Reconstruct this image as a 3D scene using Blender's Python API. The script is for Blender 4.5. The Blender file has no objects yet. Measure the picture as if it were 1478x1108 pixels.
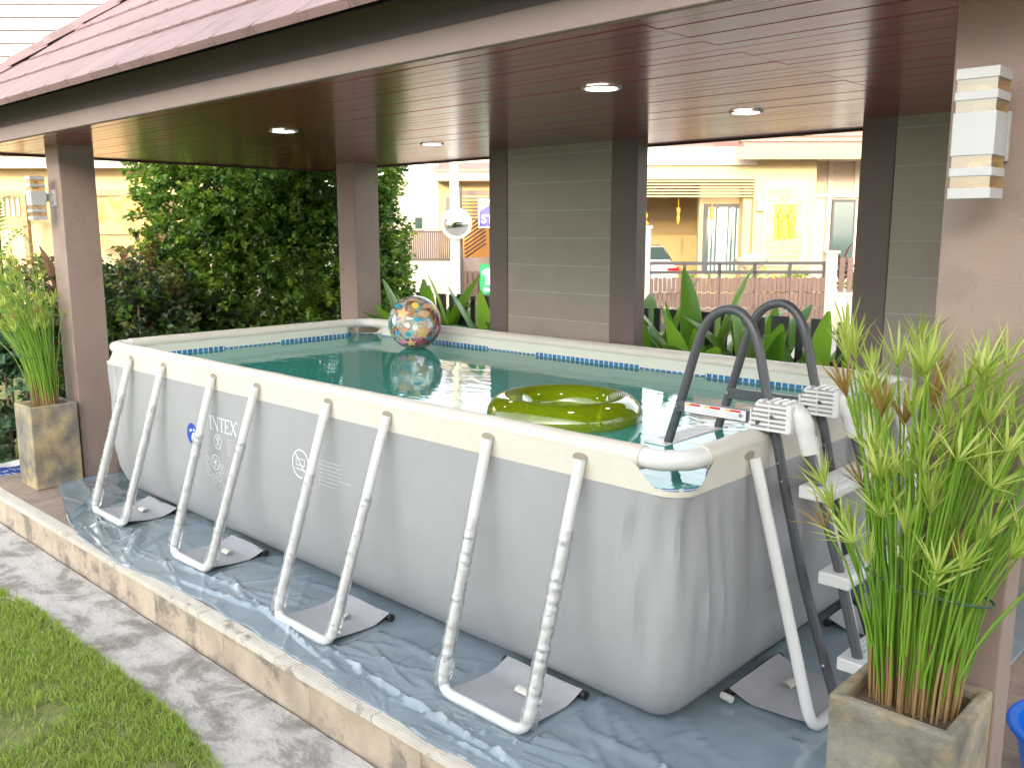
import bpy, math, random
from mathutils import Vector, Matrix, noise
rnd = random.Random(7)
scene = bpy.context.scene
COL = scene.collection
# ------------------------------------------------------------------ camera
FPX, CX, CY, PITCH, YAW, ROLL = 1300.0, 739.0, 554.0, .1704, .7605, -.0017
CP = Vector((1.4356, -2.2301, 1.6174))
FH = Vector((-math.sin(YAW), math.cos(YAW), 0)); R0 = Vector((math.cos(YAW), math.sin(YAW), 0)); ZZ = Vector((0, 0, 1))
FW = FH*math.cos(PITCH) - ZZ*math.sin(PITCH); U0 = FH*math.sin(PITCH) + ZZ*math.cos(PITCH)
RR = R0*math.cos(ROLL) + U0*math.sin(ROLL); UU = -R0*math.sin(ROLL) + U0*math.cos(ROLL)
cd = bpy.data.cameras.new('camera'); cam = bpy.data.objects.new('camera', cd); COL.objects.link(cam)
cd.sensor_width = 36; cd.sensor_fit = 'HORIZONTAL'; cd.lens = 36*FPX/1478; cd.clip_start = .05; cd.clip_end = 2000
mw = Matrix((RR, UU, -FW)).transposed().to_4x4(); mw.translation = CP; cam.matrix_world = mw
scene.camera = cam
# ------------------------------------------------------------------ sky, sun, exposure
SUN_EL = math.radians(10.0); EPS = math.radians(12)
travel = FH*math.cos(EPS) + R0*math.sin(EPS)            # where the low sun's light goes: from behind the camera
sd = Vector((-travel.x*math.cos(SUN_EL), -travel.y*math.cos(SUN_EL), math.sin(SUN_EL)))
w = bpy.data.worlds.new('World'); scene.world = w; w.use_nodes = True
nt = w.node_tree; nt.nodes.clear()
sky = nt.nodes.new('ShaderNodeTexSky'); sky.sky_type = 'NISHITA'; sky.sun_disc = False
sky.sun_elevation = SUN_EL; sky.sun_rotation = math.atan2(sd.x, sd.y); sky.air_density = 1.0; sky.dust_density = 2.5; sky.ozone_density = 1.0
hs = nt.nodes.new('ShaderNodeHueSaturation'); hs.inputs['Saturation'].default_value = .35
bg = nt.nodes.new('ShaderNodeBackground'); bg.inputs['Strength'].default_value = .15
wo = nt.nodes.new('ShaderNodeOutputWorld')
nt.links.new(sky.outputs[0], hs.inputs['Color']); nt.links.new(hs.outputs[0], bg.inputs[0]); nt.links.new(bg.outputs[0], wo.inputs[0])
sl = bpy.data.lights.new('sun', 'SUN'); sl.energy = .5; sl.angle = math.radians(.6); sl.color = (1, .66, .28)
so = bpy.data.objects.new('sun', sl); COL.objects.link(so); so.rotation_euler = sd.to_track_quat('Z', 'Y').to_euler(); so.location = (0, -20, 20)
vs = scene.view_settings; vs.view_transform = 'Standard'; vs.look = 'None'; vs.gamma = 1; vs.exposure = 3.0
# ------------------------------------------------------------------ helpers
def ray(x, y): return FW + RR*((x-CX)/FPX) - UU*((y-CY)/FPX)
def on(x, y, ax, val):
    r = ray(x, y); return CP + r*((val-CP[ax])/r[ax])
def uz(x, y, v):                    # lateral u and height z of a pixel at forward distance v
    r = ray(x, y); q = CP + r*(v/r.dot(FH)); return (q-CP).dot(R0), q.z
def W(u, v, z=0.0): q = CP + R0*u + FH*v; return Vector((q.x, q.y, z))

class MB:
    def __init__(s): s.v = []; s.f = []; s.m = []; s.mi = 0
    def face(s, idx): s.f.append(idx); s.m.append(s.mi)
    def add(s, vs): n = len(s.v); s.v.extend([tuple(p) for p in vs]); return n
    def quad(s, a, b, c, d): n = s.add((a, b, c, d)); s.face((n, n+1, n+2, n+3)); return s
    def box(s, x0, x1, y0, y1, z0, z1):
        n = s.add([(x, y, z) for z in (z0, z1) for y in (y0, y1) for x in (x0, x1)])
        for q in ((0, 2, 3, 1), (4, 5, 7, 6), (0, 1, 5, 4), (2, 6, 7, 3), (0, 4, 6, 2), (1, 3, 7, 5)): s.face(tuple(n+i for i in q))
        return s
    def tube(s, pts, r, n=10, closed=False, caps=True, flat=None):
        pts = [Vector(p) for p in pts]; k = len(pts); rs = r if isinstance(r, (list, tuple)) else [r]*k
        t0 = (pts[1]-pts[0]).normalized(); up = Vector((0, 0, 1)) if abs(t0.z) < .9 else Vector((1, 0, 0))
        base = len(s.v); a = t0.cross(up).normalized()
        for i, p in enumerate(pts):
            if closed: t = (pts[(i+1) % k]-pts[i-1]).normalized()
            else: t = (pts[min(i+1, k-1)]-pts[max(i-1, 0)]).normalized()
            a = (a - t*a.dot(t)).normalized(); b = t.cross(a)
            for j in range(n):
                th = 2*math.pi*j/n; s.v.append(tuple(p + (a*math.cos(th) + b*math.sin(th))*rs[i]))
        for i in range(k if closed else k-1):
            i2 = (i+1) % k
            for j in range(n):
                j2 = (j+1) % n; s.face((base+i*n+j, base+i*n+j2, base+i2*n+j2, base+i2*n+j))
        if caps and not closed:
            s.face(tuple(base+j for j in reversed(range(n)))); s.face(tuple(base+(k-1)*n+j for j in range(n)))
        return s
    def lathe(s, prof, n=24, c=(0, 0), caps=True):
        base = len(s.v)
        for r, z in prof:
            for j in range(n):
                th = 2*math.pi*j/n; s.v.append((c[0]+r*math.cos(th), c[1]+r*math.sin(th), z))
        for i in range(len(prof)-1):
            for j in range(n):
                j2 = (j+1) % n; s.face((base+i*n+j, base+i*n+j2, base+(i+1)*n+j2, base+(i+1)*n+j))
        if caps:
            s.face(tuple(base+j for j in reversed(range(n)))); s.face(tuple(base+(len(prof)-1)*n+j for j in range(n)))
        return s
    def prism(s, poly, fn, t0, t1):         # poly of 2D points, fn(a,b,t) -> 3D
        n = len(poly); b = s.add([fn(a, c, t0) for a, c in poly]); s.add([fn(a, c, t1) for a, c in poly])
        s.face(tuple(b+i for i in range(n))); s.face(tuple(b+n+i for i in reversed(range(n))))
        for i in range(n): j = (i+1) % n; s.face((b+i, b+n+i, b+n+j, b+j))
        return s
    def grid(s, nu, nv, fn):
        b = len(s.v)
        for j in range(nv+1):
            for i in range(nu+1): s.v.append(tuple(fn(i/nu, j/nv)))
        for j in range(nv):
            for i in range(nu): k = b+j*(nu+1)+i; s.face((k, k+1, k+nu+2, k+nu+1))
        return s
    def mesh(s, name, mats, smooth=0, fix=False):
        me = bpy.data.meshes.new(name); me.from_pydata(s.v, [], s.f)
        for m in (mats if isinstance(mats, (list, tuple)) else [mats]): me.materials.append(m)
        if any(s.m): me.polygons.foreach_set('material_index', s.m)
        if smooth:
            me.polygons.foreach_set('use_smooth', [True]*len(s.f)); me.set_sharp_from_angle(angle=math.radians(smooth))
        me.update(); return me
    def build(s, name, mats, parent=None, smooth=0, bevel=0, loc=None):
        return link(name, s.mesh(name, mats, smooth), parent, bevel, loc)
def link(name, me, parent=None, bevel=0, loc=None, rot=None):
    o = bpy.data.objects.new(name, me); COL.objects.link(o)
    if parent: o.parent = parent
    if loc is not None: o.location = loc
    if rot is not None: o.rotation_euler = rot
    if bevel:
        b = o.modifiers.new('bevel', 'BEVEL'); b.width = bevel; b.segments = 2; b.limit_method = 'ANGLE'
    return o
def tag(o, label, cat, group=None, kind=None):
    o['label'] = label; o['category'] = cat
    if group: o['group'] = group
    if kind: o['kind'] = kind
    return o
def struct(o, label=None): o['kind'] = 'structure'; return o
def thing(name, label, cat, loc=(0, 0, 0), rz=0, group=None):
    o = bpy.data.objects.new(name, None); COL.objects.link(o); o.location = loc; o.rotation_euler = (0, 0, rz); o.empty_display_size = .1
    return tag(o, label, cat, group)
def far(name, label, cat, u, v, z=-.45, group=None): return thing(name, label, cat, W(u, v, z), YAW, group)
def copy_tree(o, parent=None):
    c = o.copy(); COL.objects.link(c); c.parent = parent
    for ch in list(o.children): copy_tree(ch, c)
    return c
# ------------------------------------------------------------------ materials
def nodes(name):
    m = bpy.data.materials.new(name); m.use_nodes = True; t = m.node_tree; return m, t, t.nodes['Principled BSDF'], t.nodes['Material Output']
def col4(c): return (c[0], c[1], c[2], 1)
def M(name, c, rough=.6, var=.12, scale=6, bump=0, bscale=60, metal=0, spec=.5, coat=0, c2=None, c2amt=0, c2scale=3, rand=0, sheen=0, stretch=None, island=0):
    m, t, p, out = nodes(name); L = t.links.new
    tc = t.nodes.new('ShaderNodeTexCoord'); src = tc.outputs['Object']
    oi = t.nodes.new('ShaderNodeObjectInfo')
    off = t.nodes.new('ShaderNodeVectorMath'); off.operation = 'MULTIPLY_ADD'
    comb = t.nodes.new('ShaderNodeCombineXYZ')
    for i in range(3): L(oi.outputs['Random'], comb.inputs[i])
    L(comb.outputs[0], off.inputs[0]); off.inputs[1].default_value = (37, 53, 71); L(src, off.inputs[2])
    vec = off.outputs[0]
    if stretch:
        mp = t.nodes.new('ShaderNodeMapping'); mp.inputs['Scale'].default_value = stretch; L(vec, mp.inputs[0]); vec = mp.outputs[0]
    n1 = t.nodes.new('ShaderNodeTexNoise'); n1.inputs['Scale'].default_value = scale; n1.inputs['Detail'].default_value = 6; n1.inputs['Roughness'].default_value = .65; L(vec, n1.inputs['Vector'])
    mr = t.nodes.new('ShaderNodeMapRange'); mr.inputs[1].default_value = .3; mr.inputs[2].default_value = .7; mr.inputs[3].default_value = 1-var; mr.inputs[4].default_value = 1+var
    L(n1.outputs[0], mr.inputs[0]); val = mr.outputs[0]
    if rand or island:
        ra = t.nodes.new('ShaderNodeMapRange'); a = rand or island; ra.inputs[3].default_value = 1-a; ra.inputs[4].default_value = 1+a
        if island:
            ge = t.nodes.new('ShaderNodeNewGeometry'); L(ge.outputs['Random Per Island'], ra.inputs[0])
        else: L(oi.outputs['Random'], ra.inputs[0])
        mu = t.nodes.new('ShaderNodeMath'); mu.operation = 'MULTIPLY'; L(val, mu.inputs[0]); L(ra.outputs[0], mu.inputs[1]); val = mu.outputs[0]
    base = None
    if c2:
        n2 = t.nodes.new('ShaderNodeTexNoise'); n2.inputs['Scale'].default_value = c2scale; n2.inputs['Detail'].default_value = 8; n2.inputs['Roughness'].default_value = .7; L(vec, n2.inputs['Vector'])
        r2 = t.nodes.new('ShaderNodeMapRange'); r2.inputs[1].default_value = .62-c2amt*.3; r2.inputs[2].default_value = .68-c2amt*.2; L(n2.outputs[0], r2.inputs[0])
        mx = t.nodes.new('ShaderNodeMix'); mx.data_type = 'RGBA'; L(r2.outputs[0], mx.inputs[0]); mx.inputs[6].default_value = col4(c); mx.inputs[7].default_value = col4(c2); base = mx.outputs[2]
    sc = t.nodes.new('ShaderNodeVectorMath'); sc.operation = 'SCALE'; L(val, sc.inputs['Scale'])
    if base: L(base, sc.inputs[0])
    else: sc.inputs[0].default_value = c
    L(sc.outputs[0], p.inputs['Base Color'])
    p.inputs['Roughness'].default_value = rough; p.inputs['Metallic'].default_value = metal; p.inputs['Specular IOR Level'].default_value = spec
    p.inputs['Coat Weight'].default_value = coat; p.inputs['Coat Roughness'].default_value = .15
    if bump:
        nb = t.nodes.new('ShaderNodeTexNoise'); nb.inputs['Scale'].default_value = bscale; nb.inputs['Detail'].default_value = 5; L(vec, nb.inputs['Vector'])
        bp = t.nodes.new('ShaderNodeBump'); bp.inputs['Strength'].default_value = min(1, bump); bp.inputs['Distance'].default_value = .01; L(nb.outputs[0], bp.inputs['Height']); L(bp.outputs[0], p.inputs['Normal'])
    return m
def LEAF(name, c1, c2, rough=.45, trans=.35, c3=None):
    m, t, p, out = nodes(name); L = t.links.new
    g = t.nodes.new('ShaderNodeNewGeometry'); cr = t.nodes.new('ShaderNodeValToRGB'); oi = t.nodes.new('ShaderNodeObjectInfo')
    ad = t.nodes.new('ShaderNodeMath'); ad.operation = 'ADD'; L(g.outputs['Random Per Island'], ad.inputs[0]); L(oi.outputs['Random'], ad.inputs[1])
    fr = t.nodes.new('ShaderNodeMath'); fr.operation = 'FRACT'; L(ad.outputs[0], fr.inputs[0])
    cr.color_ramp.elements[0].color = col4(c1); cr.color_ramp.elements[1].color = col4(c2)
    if c3: e = cr.color_ramp.elements.new(.93); e.color = col4(c2); cr.color_ramp.elements[2].color = col4(c3)
    L(fr.outputs[0], cr.inputs[0]); L(cr.outputs[0], p.inputs['Base Color']); p.inputs['Roughness'].default_value = rough
    tr = t.nodes.new('ShaderNodeBsdfTranslucent'); mx = t.nodes.new('ShaderNodeMixShader'); mx.inputs[0].default_value = trans
    sc = t.nodes.new('ShaderNodeVectorMath'); sc.operation = 'MULTIPLY'; sc.inputs[1].default_value = (1.3, 1.35, .7); L(cr.outputs[0], sc.inputs[0]); L(sc.outputs[0], tr.inputs[0])
    L(p.outputs[0], mx.inputs[1]); L(tr.outputs[0], mx.inputs[2]); L(mx.outputs[0], out.inputs[0]); return m
def FILM(name, tint, gloss=.12, rough=.08, diff=None, damt=.2, bump=0, bscale=20):     # thin clear plastic or glass
    m, t, p, out = nodes(name); L = t.links.new; t.nodes.remove(p)
    tr = t.nodes.new('ShaderNodeBsdfTransparent'); tr.inputs[0].default_value = col4(tint)
    gl = t.nodes.new('ShaderNodeBsdfGlossy'); gl.inputs['Roughness'].default_value = rough; gl.inputs[0].default_value = (1, 1, 1, 1)
    lw = t.nodes.new('ShaderNodeFresnel'); lw.inputs[0].default_value = 1.45
    a = t.nodes.new('ShaderNodeMath'); a.operation = 'ADD'; a.inputs[1].default_value = gloss; L(lw.outputs[0], a.inputs[0]); a.use_clamp = True
    cur = tr.outputs[0]
    if diff:
        d = t.nodes.new('ShaderNodeBsdfDiffuse'); d.inputs[0].default_value = col4(diff); x = t.nodes.new('ShaderNodeMixShader'); x.inputs[0].default_value = damt
        L(cur, x.inputs[1]); L(d.outputs[0], x.inputs[2]); cur = x.outputs[0]
    x = t.nodes.new('ShaderNodeMixShader'); L(a.outputs[0], x.inputs[0]); L(cur, x.inputs[1]); L(gl.outputs[0], x.inputs[2]); L(x.outputs[0], out.inputs[0])
    if bump:
        tc = t.nodes.new('ShaderNodeTexCoord'); nb = t.nodes.new('ShaderNodeTexNoise'); nb.inputs['Scale'].default_value = bscale; L(tc.outputs['Object'], nb.inputs['Vector'])
        bp = t.nodes.new('ShaderNodeBump'); bp.inputs['Strength'].default_value = bump; bp.inputs['Distance'].default_value = .02; L(nb.outputs[0], bp.inputs['Height']); L(bp.outputs[0], gl.inputs['Normal']); L(bp.outputs[0], lw.inputs['Normal'])
    return m
def EMIT(name, c, s):
    m, t, p, out = nodes(name); p.inputs['Base Color'].default_value = (.8, .8, .8, 1); p.inputs['Emission Color'].default_value = col4(c); p.inputs['Emission Strength'].default_value = s; return m

TAUPE = (.30, .222, .188)
m_taupe = M('taupe_paint', TAUPE, .7, .08, 4, .2, 180, c2=(.255, .19, .163), c2amt=.22, c2scale=2.5)
m_brown = M('brown_paint', (.15, .11, .10), .6, .06, 4, .12, 180)
m_tile_wall = M('grey_wall_tile', (.31, .265, .22), .5, .08, 5, .1, 90, rand=.05)
m_grout = M('grout', (.42, .41, .38), .9, .1, 20)
m_plank = M('lacquered_plank', (.30, .047, .050), .22, .25, 3, .05, 30, coat=.5, rand=.12, stretch=(.25, 6, 6))
m_groove = M('ceiling_groove', (.02, .008, .008), .8)
m_rooftile = M('roof_tile', (.26, .165, .165), .6, .10, 9, .2, 120, rand=.07, c2=(.20, .13, .125), c2amt=.3, c2scale=6)
m_white = M('white_plastic', (.68, .68, .67), .35, .03)
m_cream = M('cream_vinyl', (.62, .59, .52), .42, .05, 7, .1, 25)
m_grey = M('grey_pvc', (.335, .342, .355), .42, .04, 5, .06, 300)
m_print = M('white_print', (.75, .77, .8), .5, .02)
m_faint = M('faint_print', (.40, .41, .43), .5, .05)
m_blue_print = M('blue_print', (.01, .07, .42), .4, .02)
m_dgrey = M('dark_grey_metal', (.085, .09, .10), .35, .08, 30, metal=.1)
m_black = M('black_rubber', (.02, .02, .022), .5)
m_pad = M('grey_pad_fabric', (.37, .37, .39), .65, .08, 12, .15, 200)
m_concrete_pot = M('weathered_cement', (.22, .205, .17), .85, .45, 6, .4, 60, c2=(.36, .28, .16), c2amt=.6, c2scale=3.2)
m_soil = M('potting_soil', (.10, .07, .045), .95, .5, 25, .9, 60)
m_step_floor = M('floor_tile', (.33, .255, .20), .55, .2, 7, .08, 90, rand=.08, c2=(.26, .20, .16), c2amt=.4)
m_riser = M('riser_tile', (.47, .38, .29), .55, .24, 6, .08, 90, rand=.07, c2=(.24, .20, .16), c2amt=.35, c2scale=5)
m_nosing = M('nosing_tile', (.62, .57, .50), .5, .12, 9, .1, 80, rand=.05, c2=(.30, .25, .2), c2amt=.15, c2scale=7)
m_steel = M('screw_steel', (.7, .7, .72), .25, .05, metal=1)

# concrete apron: bleached patches over dark stained cement
def apron_mat():
    m, t, p, out = nodes('stained_concrete'); L = t.links.new
    tc = t.nodes.new('ShaderNodeTexCoord'); n = t.nodes.new('ShaderNodeTexNoise'); n.inputs['Scale'].default_value = 3.2; n.inputs['Detail'].default_value = 10; n.inputs['Roughness'].default_value = .72; n.inputs['Distortion'].default_value = .4
    mp = t.nodes.new('ShaderNodeMapping'); mp.inputs['Scale'].default_value = (1, 1.25, 1); L(tc.outputs['Object'], mp.inputs[0]); L(mp.outputs[0], n.inputs['Vector'])
    cr = t.nodes.new('ShaderNodeValToRGB'); e = cr.color_ramp.elements
    e[0].position = .33; e[0].color = (.17, .15, .115, 1); e[1].position = .68; e[1].color = (.60, .56, .52, 1)
    for pos, c in ((.42, (.27, .245, .215, 1)), (.47, (.33, .31, .29, 1)), (.51, (.47, .44, .41, 1))): x = e.new(pos); x.color = c
    L(n.outputs[0], cr.inputs[0]); L(cr.outputs[0], p.inputs['Base Color']); p.inputs['Roughness'].default_value = .85
    n2 = t.nodes.new('ShaderNodeTexNoise'); n2.inputs['Scale'].default_value = 60; n2.inputs['Detail'].default_value = 8; L(tc.outputs['Object'], n2.inputs['Vector'])
    bp = t.nodes.new('ShaderNodeBump'); bp.inputs['Strength'].default_value = .5; bp.inputs['Distance'].default_value = .012; L(n2.outputs[0], bp.inputs['Height']); L(bp.outputs[0], p.inputs['Normal']); return m
m_apron = apron_mat()
m_grass_soil = M('lawn_soil', (.17, .18, .06), .95, .4, 12, .6, 50)
m_grass = LEAF('grass_blade', (.20, .31, .05), (.40, .50, .12), .5, .35, (.5, .44, .22))
m_asphalt = M('street_concrete', (.36, .33, .30), .85, .15, 2, .2, 60)
m_earth = M('garden_earth', (.08, .06, .042), .95, .4, 6, .6, 30)

# ================================================================== SETTING
def sheet(name, x0, x1, y0, y1, z, mat, th=.02):
    return struct(MB().box(x0, x1, y0, y1, z-th, z).build(name, mat))
sheet('ground', -150, 150, -150, 150, -.47, M('ground_soil', (.14, .14, .08), .95, .3, .8, .3, 10))
# street between the plots, in the direction of the facing houses
o = MB().box(-40, 40, 9.6, 17.6, -.02, 0).build('street', m_asphalt, loc=W(0, 0, -.445)); o.rotation_euler.z = YAW; struct(o)
struct(MB().box(-13, 8, -9, 2.98, -.48, -.20).build('garden_ground', m_earth))
# lawn: sheet and real blades
EDGE = lambda x: -.885 + .03*math.sin(x*2.1) + .025*noise.noise((x*3, 1.3, 0)) + .018*noise.noise((x*11, 4.3, 0))
b = MB()
xs = [-12.8 + .08*i for i in range(250)]
n0 = b.add([(x, EDGE(x), -.176) for x in xs]); n1 = b.add([(x, -8.9, -.176) for x in xs])
for i in range(len(xs)-1): b.face((n0+i, n1+i, n1+i+1, n0+i+1))
b.quad((-12.8, 2.9, -.178), (-12.8, -.88, -.178), (-5.05, -.88, -.178), (-5.05, 2.9, -.178))
struct(b.build('lawn', m_grass_soil))
g = MB()
def blade(b, x, y, z, h, w, lean, az, tw):
    dx, dy = math.cos(az), math.sin(az); px, py = -math.sin(tw), math.cos(tw)
    q = b.add([(x-px*w, y-py*w, z), (x+px*w, y+py*w, z), (x+dx*lean*.35+px*w*.8, y+dy*lean*.35+py*w*.8, z+h*.6), (x+dx*lean*.35-px*w*.8, y+dy*lean*.35-py*w*.8, z+h*.6), (x+dx*lean, y+dy*lean, z+h)])
    b.face((q, q+1, q+2, q+3)); b.face((q+3, q+2, q+4))
def blades(n, x0, x1, fy0, y1, hmax):
    for _ in range(n):
        x = rnd.uniform(x0, x1); ye = fy0(x) if callable(fy0) else fy0
        y = ye + .02 - (ye-y1)*rnd.random()**1.25 if callable(fy0) else rnd.uniform(fy0, y1)
        if noise.noise((x*2.3, y*2.3, 8)) < -.22 and rnd.random() < .75: continue
        cl = .6+.8*(noise.noise((x*5, y*5, 2))*.5+.5)
        blade(g, x, y, -.178, rnd.uniform(.3, 1)*hmax*cl, rnd.uniform(.0016, .003), rnd.uniform(.1, .9)*hmax, rnd.uniform(0, 6.28), rnd.uniform(0, 6.28))
blades(42000, -4.6, -.75, EDGE, -1.75, .045)
blades(34000, -9, 1.5, -4.6, -1.6, .05)
blades(9000, -8.2, -5.1, -1.6, 1.2, .06)
blades(5000, -9, -4.6, lambda x: EDGE(x), -2.6, .045)
o = g.build('grass', m_grass); o['kind'] = 'stuff'; o['label'] = 'short green lawn grass along the stained concrete strip'; o['category'] = 'grass'
# concrete strip in front of the step
struct(MB().grid(140, 14, lambda s, t: (-8+s*14, -.53 - t*.42, -.18+.006*noise.noise((s*40, t*6, 0)))).build('concrete_path', m_apron))
# raised platform with tiles
plat = struct(MB().box(-5.04, 3.2, -.505, 2.62, -.45, -.012).build('platform', M('platform_core', (.2, .17, .14), .9)))
random.seed(3)
tl = MB().box(-.1985, .1985, -.1985, .1985, -.012, 0).mesh('floor_tile', m_step_floor)
for i in range(20):
    for j in range(8):
        x = -4.84+.4*i; y = -.255+.4*j
        if y > 2.5: continue
        link('floor_tile', tl, plat, .002, (x, y, -.0005*((i*7+j*3) % 3)))
b = MB()
b.box(-.298, .298, 0, .07, -.022, .002)
for k in range(4): b.box(-.298, .298, .008+k*.013, .014+k*.013, .0022, .0042)
nos = b.mesh('nosing_tile', m_nosing); ris = MB().box(-.3125, .3125, -.012, .006, -.19, -.024).mesh('riser_tile', m_riser)
for i in range(14):
    link('nosing_tile', nos, plat, .002, (-4.74+.6*i, -.530, 0))
for i in range(13): link('riser_tile', ris, plat, .002, (-4.67+.6267*i-.0, -.508, .0))

# ================================================================== PAVILION
ZC = 2.133
pav = thing('pavilion', 'open brown pavilion with plank ceiling and tiled roof sheltering the pool', 'pavilion', (-1.9, 1.1, 0))
PL = Vector((1.9, -1.1, 0))
def P_(o): o.location = Vector(o.location) + PL if o.parent == pav else o.location; return o
def column(x0, x1, y0, y1, mat): return P_(MB().box(x0, x1, y0, y1, -.005, ZC+.05).build('column', mat, pav, bevel=.006))
column(-4.74, -4.53, -.02, .20, m_taupe)
column(.70, .907, -.02, .085, m_taupe)
column(-4.71, -4.48, 2.18, 2.42, m_taupe)
for x0, x1 in ((-2.972, -2.803), (-1.937, -1.748), (-.43, -.266), (.72, .91)): column(x0, x1, 2.180, 2.285, m_brown)
tz = [1.0385+.1735*k for k in range(-6, 7)]
for x0, x1 in ((-2.803, -1.937), (-.266, .72)):
    sp = P_(MB().box(x0, x1, 2.1885, 2.262, -.003, ZC+.03).build('screen_panel', m_grout, pav))
    for k in range(-1, len(tz)):
        za = (tz[k]+.003) if k >= 0 else 0; zb = min(tz[k+1]-.003 if k+1 < len(tz) else ZC+.02, ZC+.02)
        if zb-za < .01: continue
        o = MB().box(x0+.003, x1-.003, 2.1865, 2.1883, za, zb).build('wall_tile', m_tile_wall, sp)
# ceiling of planks, in two lengths that meet at x=0
ceil = P_(MB().box(-5.47, 2.2, -.305, 2.57, ZC+.012, ZC+.03).build('ceiling', m_groove, pav))
PW = 2.87/40
for k in range(40):
    y = -.302+PW*k
    for x0, x1 in ((-5.47, -.0015), (.0015, 2.2)):
        dz = rnd.uniform(-.0007, .0007)
        o = MB().box(x0, x1, y+.0022, y+PW-.0022, ZC+dz, ZC+.0118).build('ceiling_plank', m_plank, ceil)
m_ctrim = M('dark_ceiling_trim', (.05, .018, .016), .5, .1)
P_(MB().box(-5.505, -5.472, -.30, 2.60, ZC-.012, ZC+.10).build('ceiling_trim', m_ctrim, pav))
P_(MB().box(-5.505, 2.2, 2.572, 2.60, ZC-.012, ZC+.10).build('ceiling_trim', m_ctrim, pav))
m_fascia_shade = M('fascia_shade_darkened', (.17, .135, .135), .6, .06, 3)  # upper board coloured darker to paint in the shade under the tiles
m_fascia = M('fascia_paint', (.27, .205, .185), .6, .06, 3, .1, 120)
P_(MB().box(-5.52, 2.2, -.335, -.306, ZC-.004, 2.207).build('fascia_board', m_fascia, pav, bevel=.003))
P_(MB().box(-5.53, 2.2, -.292, -.27, 2.2085, 2.34).build('fascia_board', m_fascia_shade, pav, bevel=.003))
P_(MB().box(-5.535, -5.507, -.335, 2.64, ZC+.0, 2.30).build('fascia_board', m_fascia, pav, bevel=.003))
P_(MB().box(-5.535, 2.2, 2.602, 2.63, ZC+.0, 2.30).build('fascia_board', m_fascia, pav, bevel=.003))
# hip roof: deck, courses of tiles, hip caps
TP = math.tan(math.radians(37.5)); XE, YE, ZE = -5.62, -.5, 2.268; YR = 1.13; HR = (YR-YE)*TP
rb = MB()
A_, B_, C_, D_ = (XE, YE, ZE-.012), (2.4, YE, ZE-.012), (2.4, 2.76, ZE-.012), (XE, 2.76, ZE-.012)
Ra, Rb = (XE+(YR-YE), YR, ZE+HR-.012), (2.4, YR, ZE+HR-.012)
n = rb.add((A_, B_, C_, D_, Ra, Rb))
for q in ((0, 1, 5, 4), (2, 3, 4, 5), (3, 0, 4), (1, 2, 5)): rb.face(tuple(n+i for i in q))
roof = P_(rb.build('roof', M('roof_deck', (.06, .05, .05), .9), pav))
TWd = .265
tb = MB(); sl_ = .262/math.cos(math.atan(TP))
tb.box(-TWd/2+.0015, TWd/2-.0015, -.02, sl_, .006, .024); tb.box(-TWd/2+.0015, TWd/2-.0015, -.022, .0, -.008, .0235)
tb.box(TWd/2-.010, TWd/2+.006, -.026, -.004, -.006, .027)
tmesh = tb.mesh('roof_tile', m_rooftile)
ang = math.atan(TP)
for k in range(7):
    y = YE+.25*k-.005; z = ZE+.25*k*TP+.012
    for i in range(32):
        x = XE+.13+TWd*i+(.11 if k % 2 else 0)
        if x > 2.3 or x-.10 < XE+(y+.10-YE): continue
        link('roof_tile', tmesh, roof, .002, (x, y, z), (ang-.035, 0, rnd.uniform(-.004, .004)))
for i in range(10):                                   # hip caps overlap up the corner
    s0 = -.04+i*.17; p0 = Vector((XE+s0, YE+s0, ZE+s0*TP+.062)); p1 = Vector((XE+s0+.2, YE+s0+.2, ZE+(s0+.2)*TP+.046))
    d = (p1-p0).normalized(); side = Vector((1, -1, 0)).normalized(); nn = side.cross(d)*-1
    if nn.z < 0: nn = -nn
    hb = MB(); prof = [(-.085, -.045), (-.06, .012), (0, .035), (.06, .012), (.085, -.045), (.065, -.045), (.045, .0), (0, .018), (-.045, .0), (-.065, -.045)]
    hb.prism(prof, lambda a, c, t: p0 + side*a + nn*c + d*t, 0, .29)
    hb.build('hip_cap', m_rooftile, roof)
# downlights
m_lens = EMIT('lit_lens', (1, .96, .88), 5)
for (x, y), lb in (((-.72, .52), 'lit round downlight in the plank ceiling above the swim ring'), ((-.69, 1.53), 'lit downlight in the ceiling over the ladder end, near the back edge'),
                   ((-2.856, .52), 'lit downlight in the ceiling above the lettered front side of the pool'), ((-2.856, 1.57), 'lit downlight in the ceiling above the floating beach ball')):
    t = thing('recessed_downlight', lb, 'ceiling light', (x, y, ZC), 0, 'recessed ceiling downlights')
    MB().lathe([(.058, -.001), (.075, -.001), (.075, -.006), (.062, -.007), (.058, -.004)], 28, caps=False).build('trim_ring', M('satin_trim', (.62, .6, .57), .3, .02), t, 40)
    MB().lathe([(.0, -.0035), (.057, -.0035), (.057, -.0012), (0, -.0012)], 24, caps=False).build('lens', m_lens, t, 40)
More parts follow.
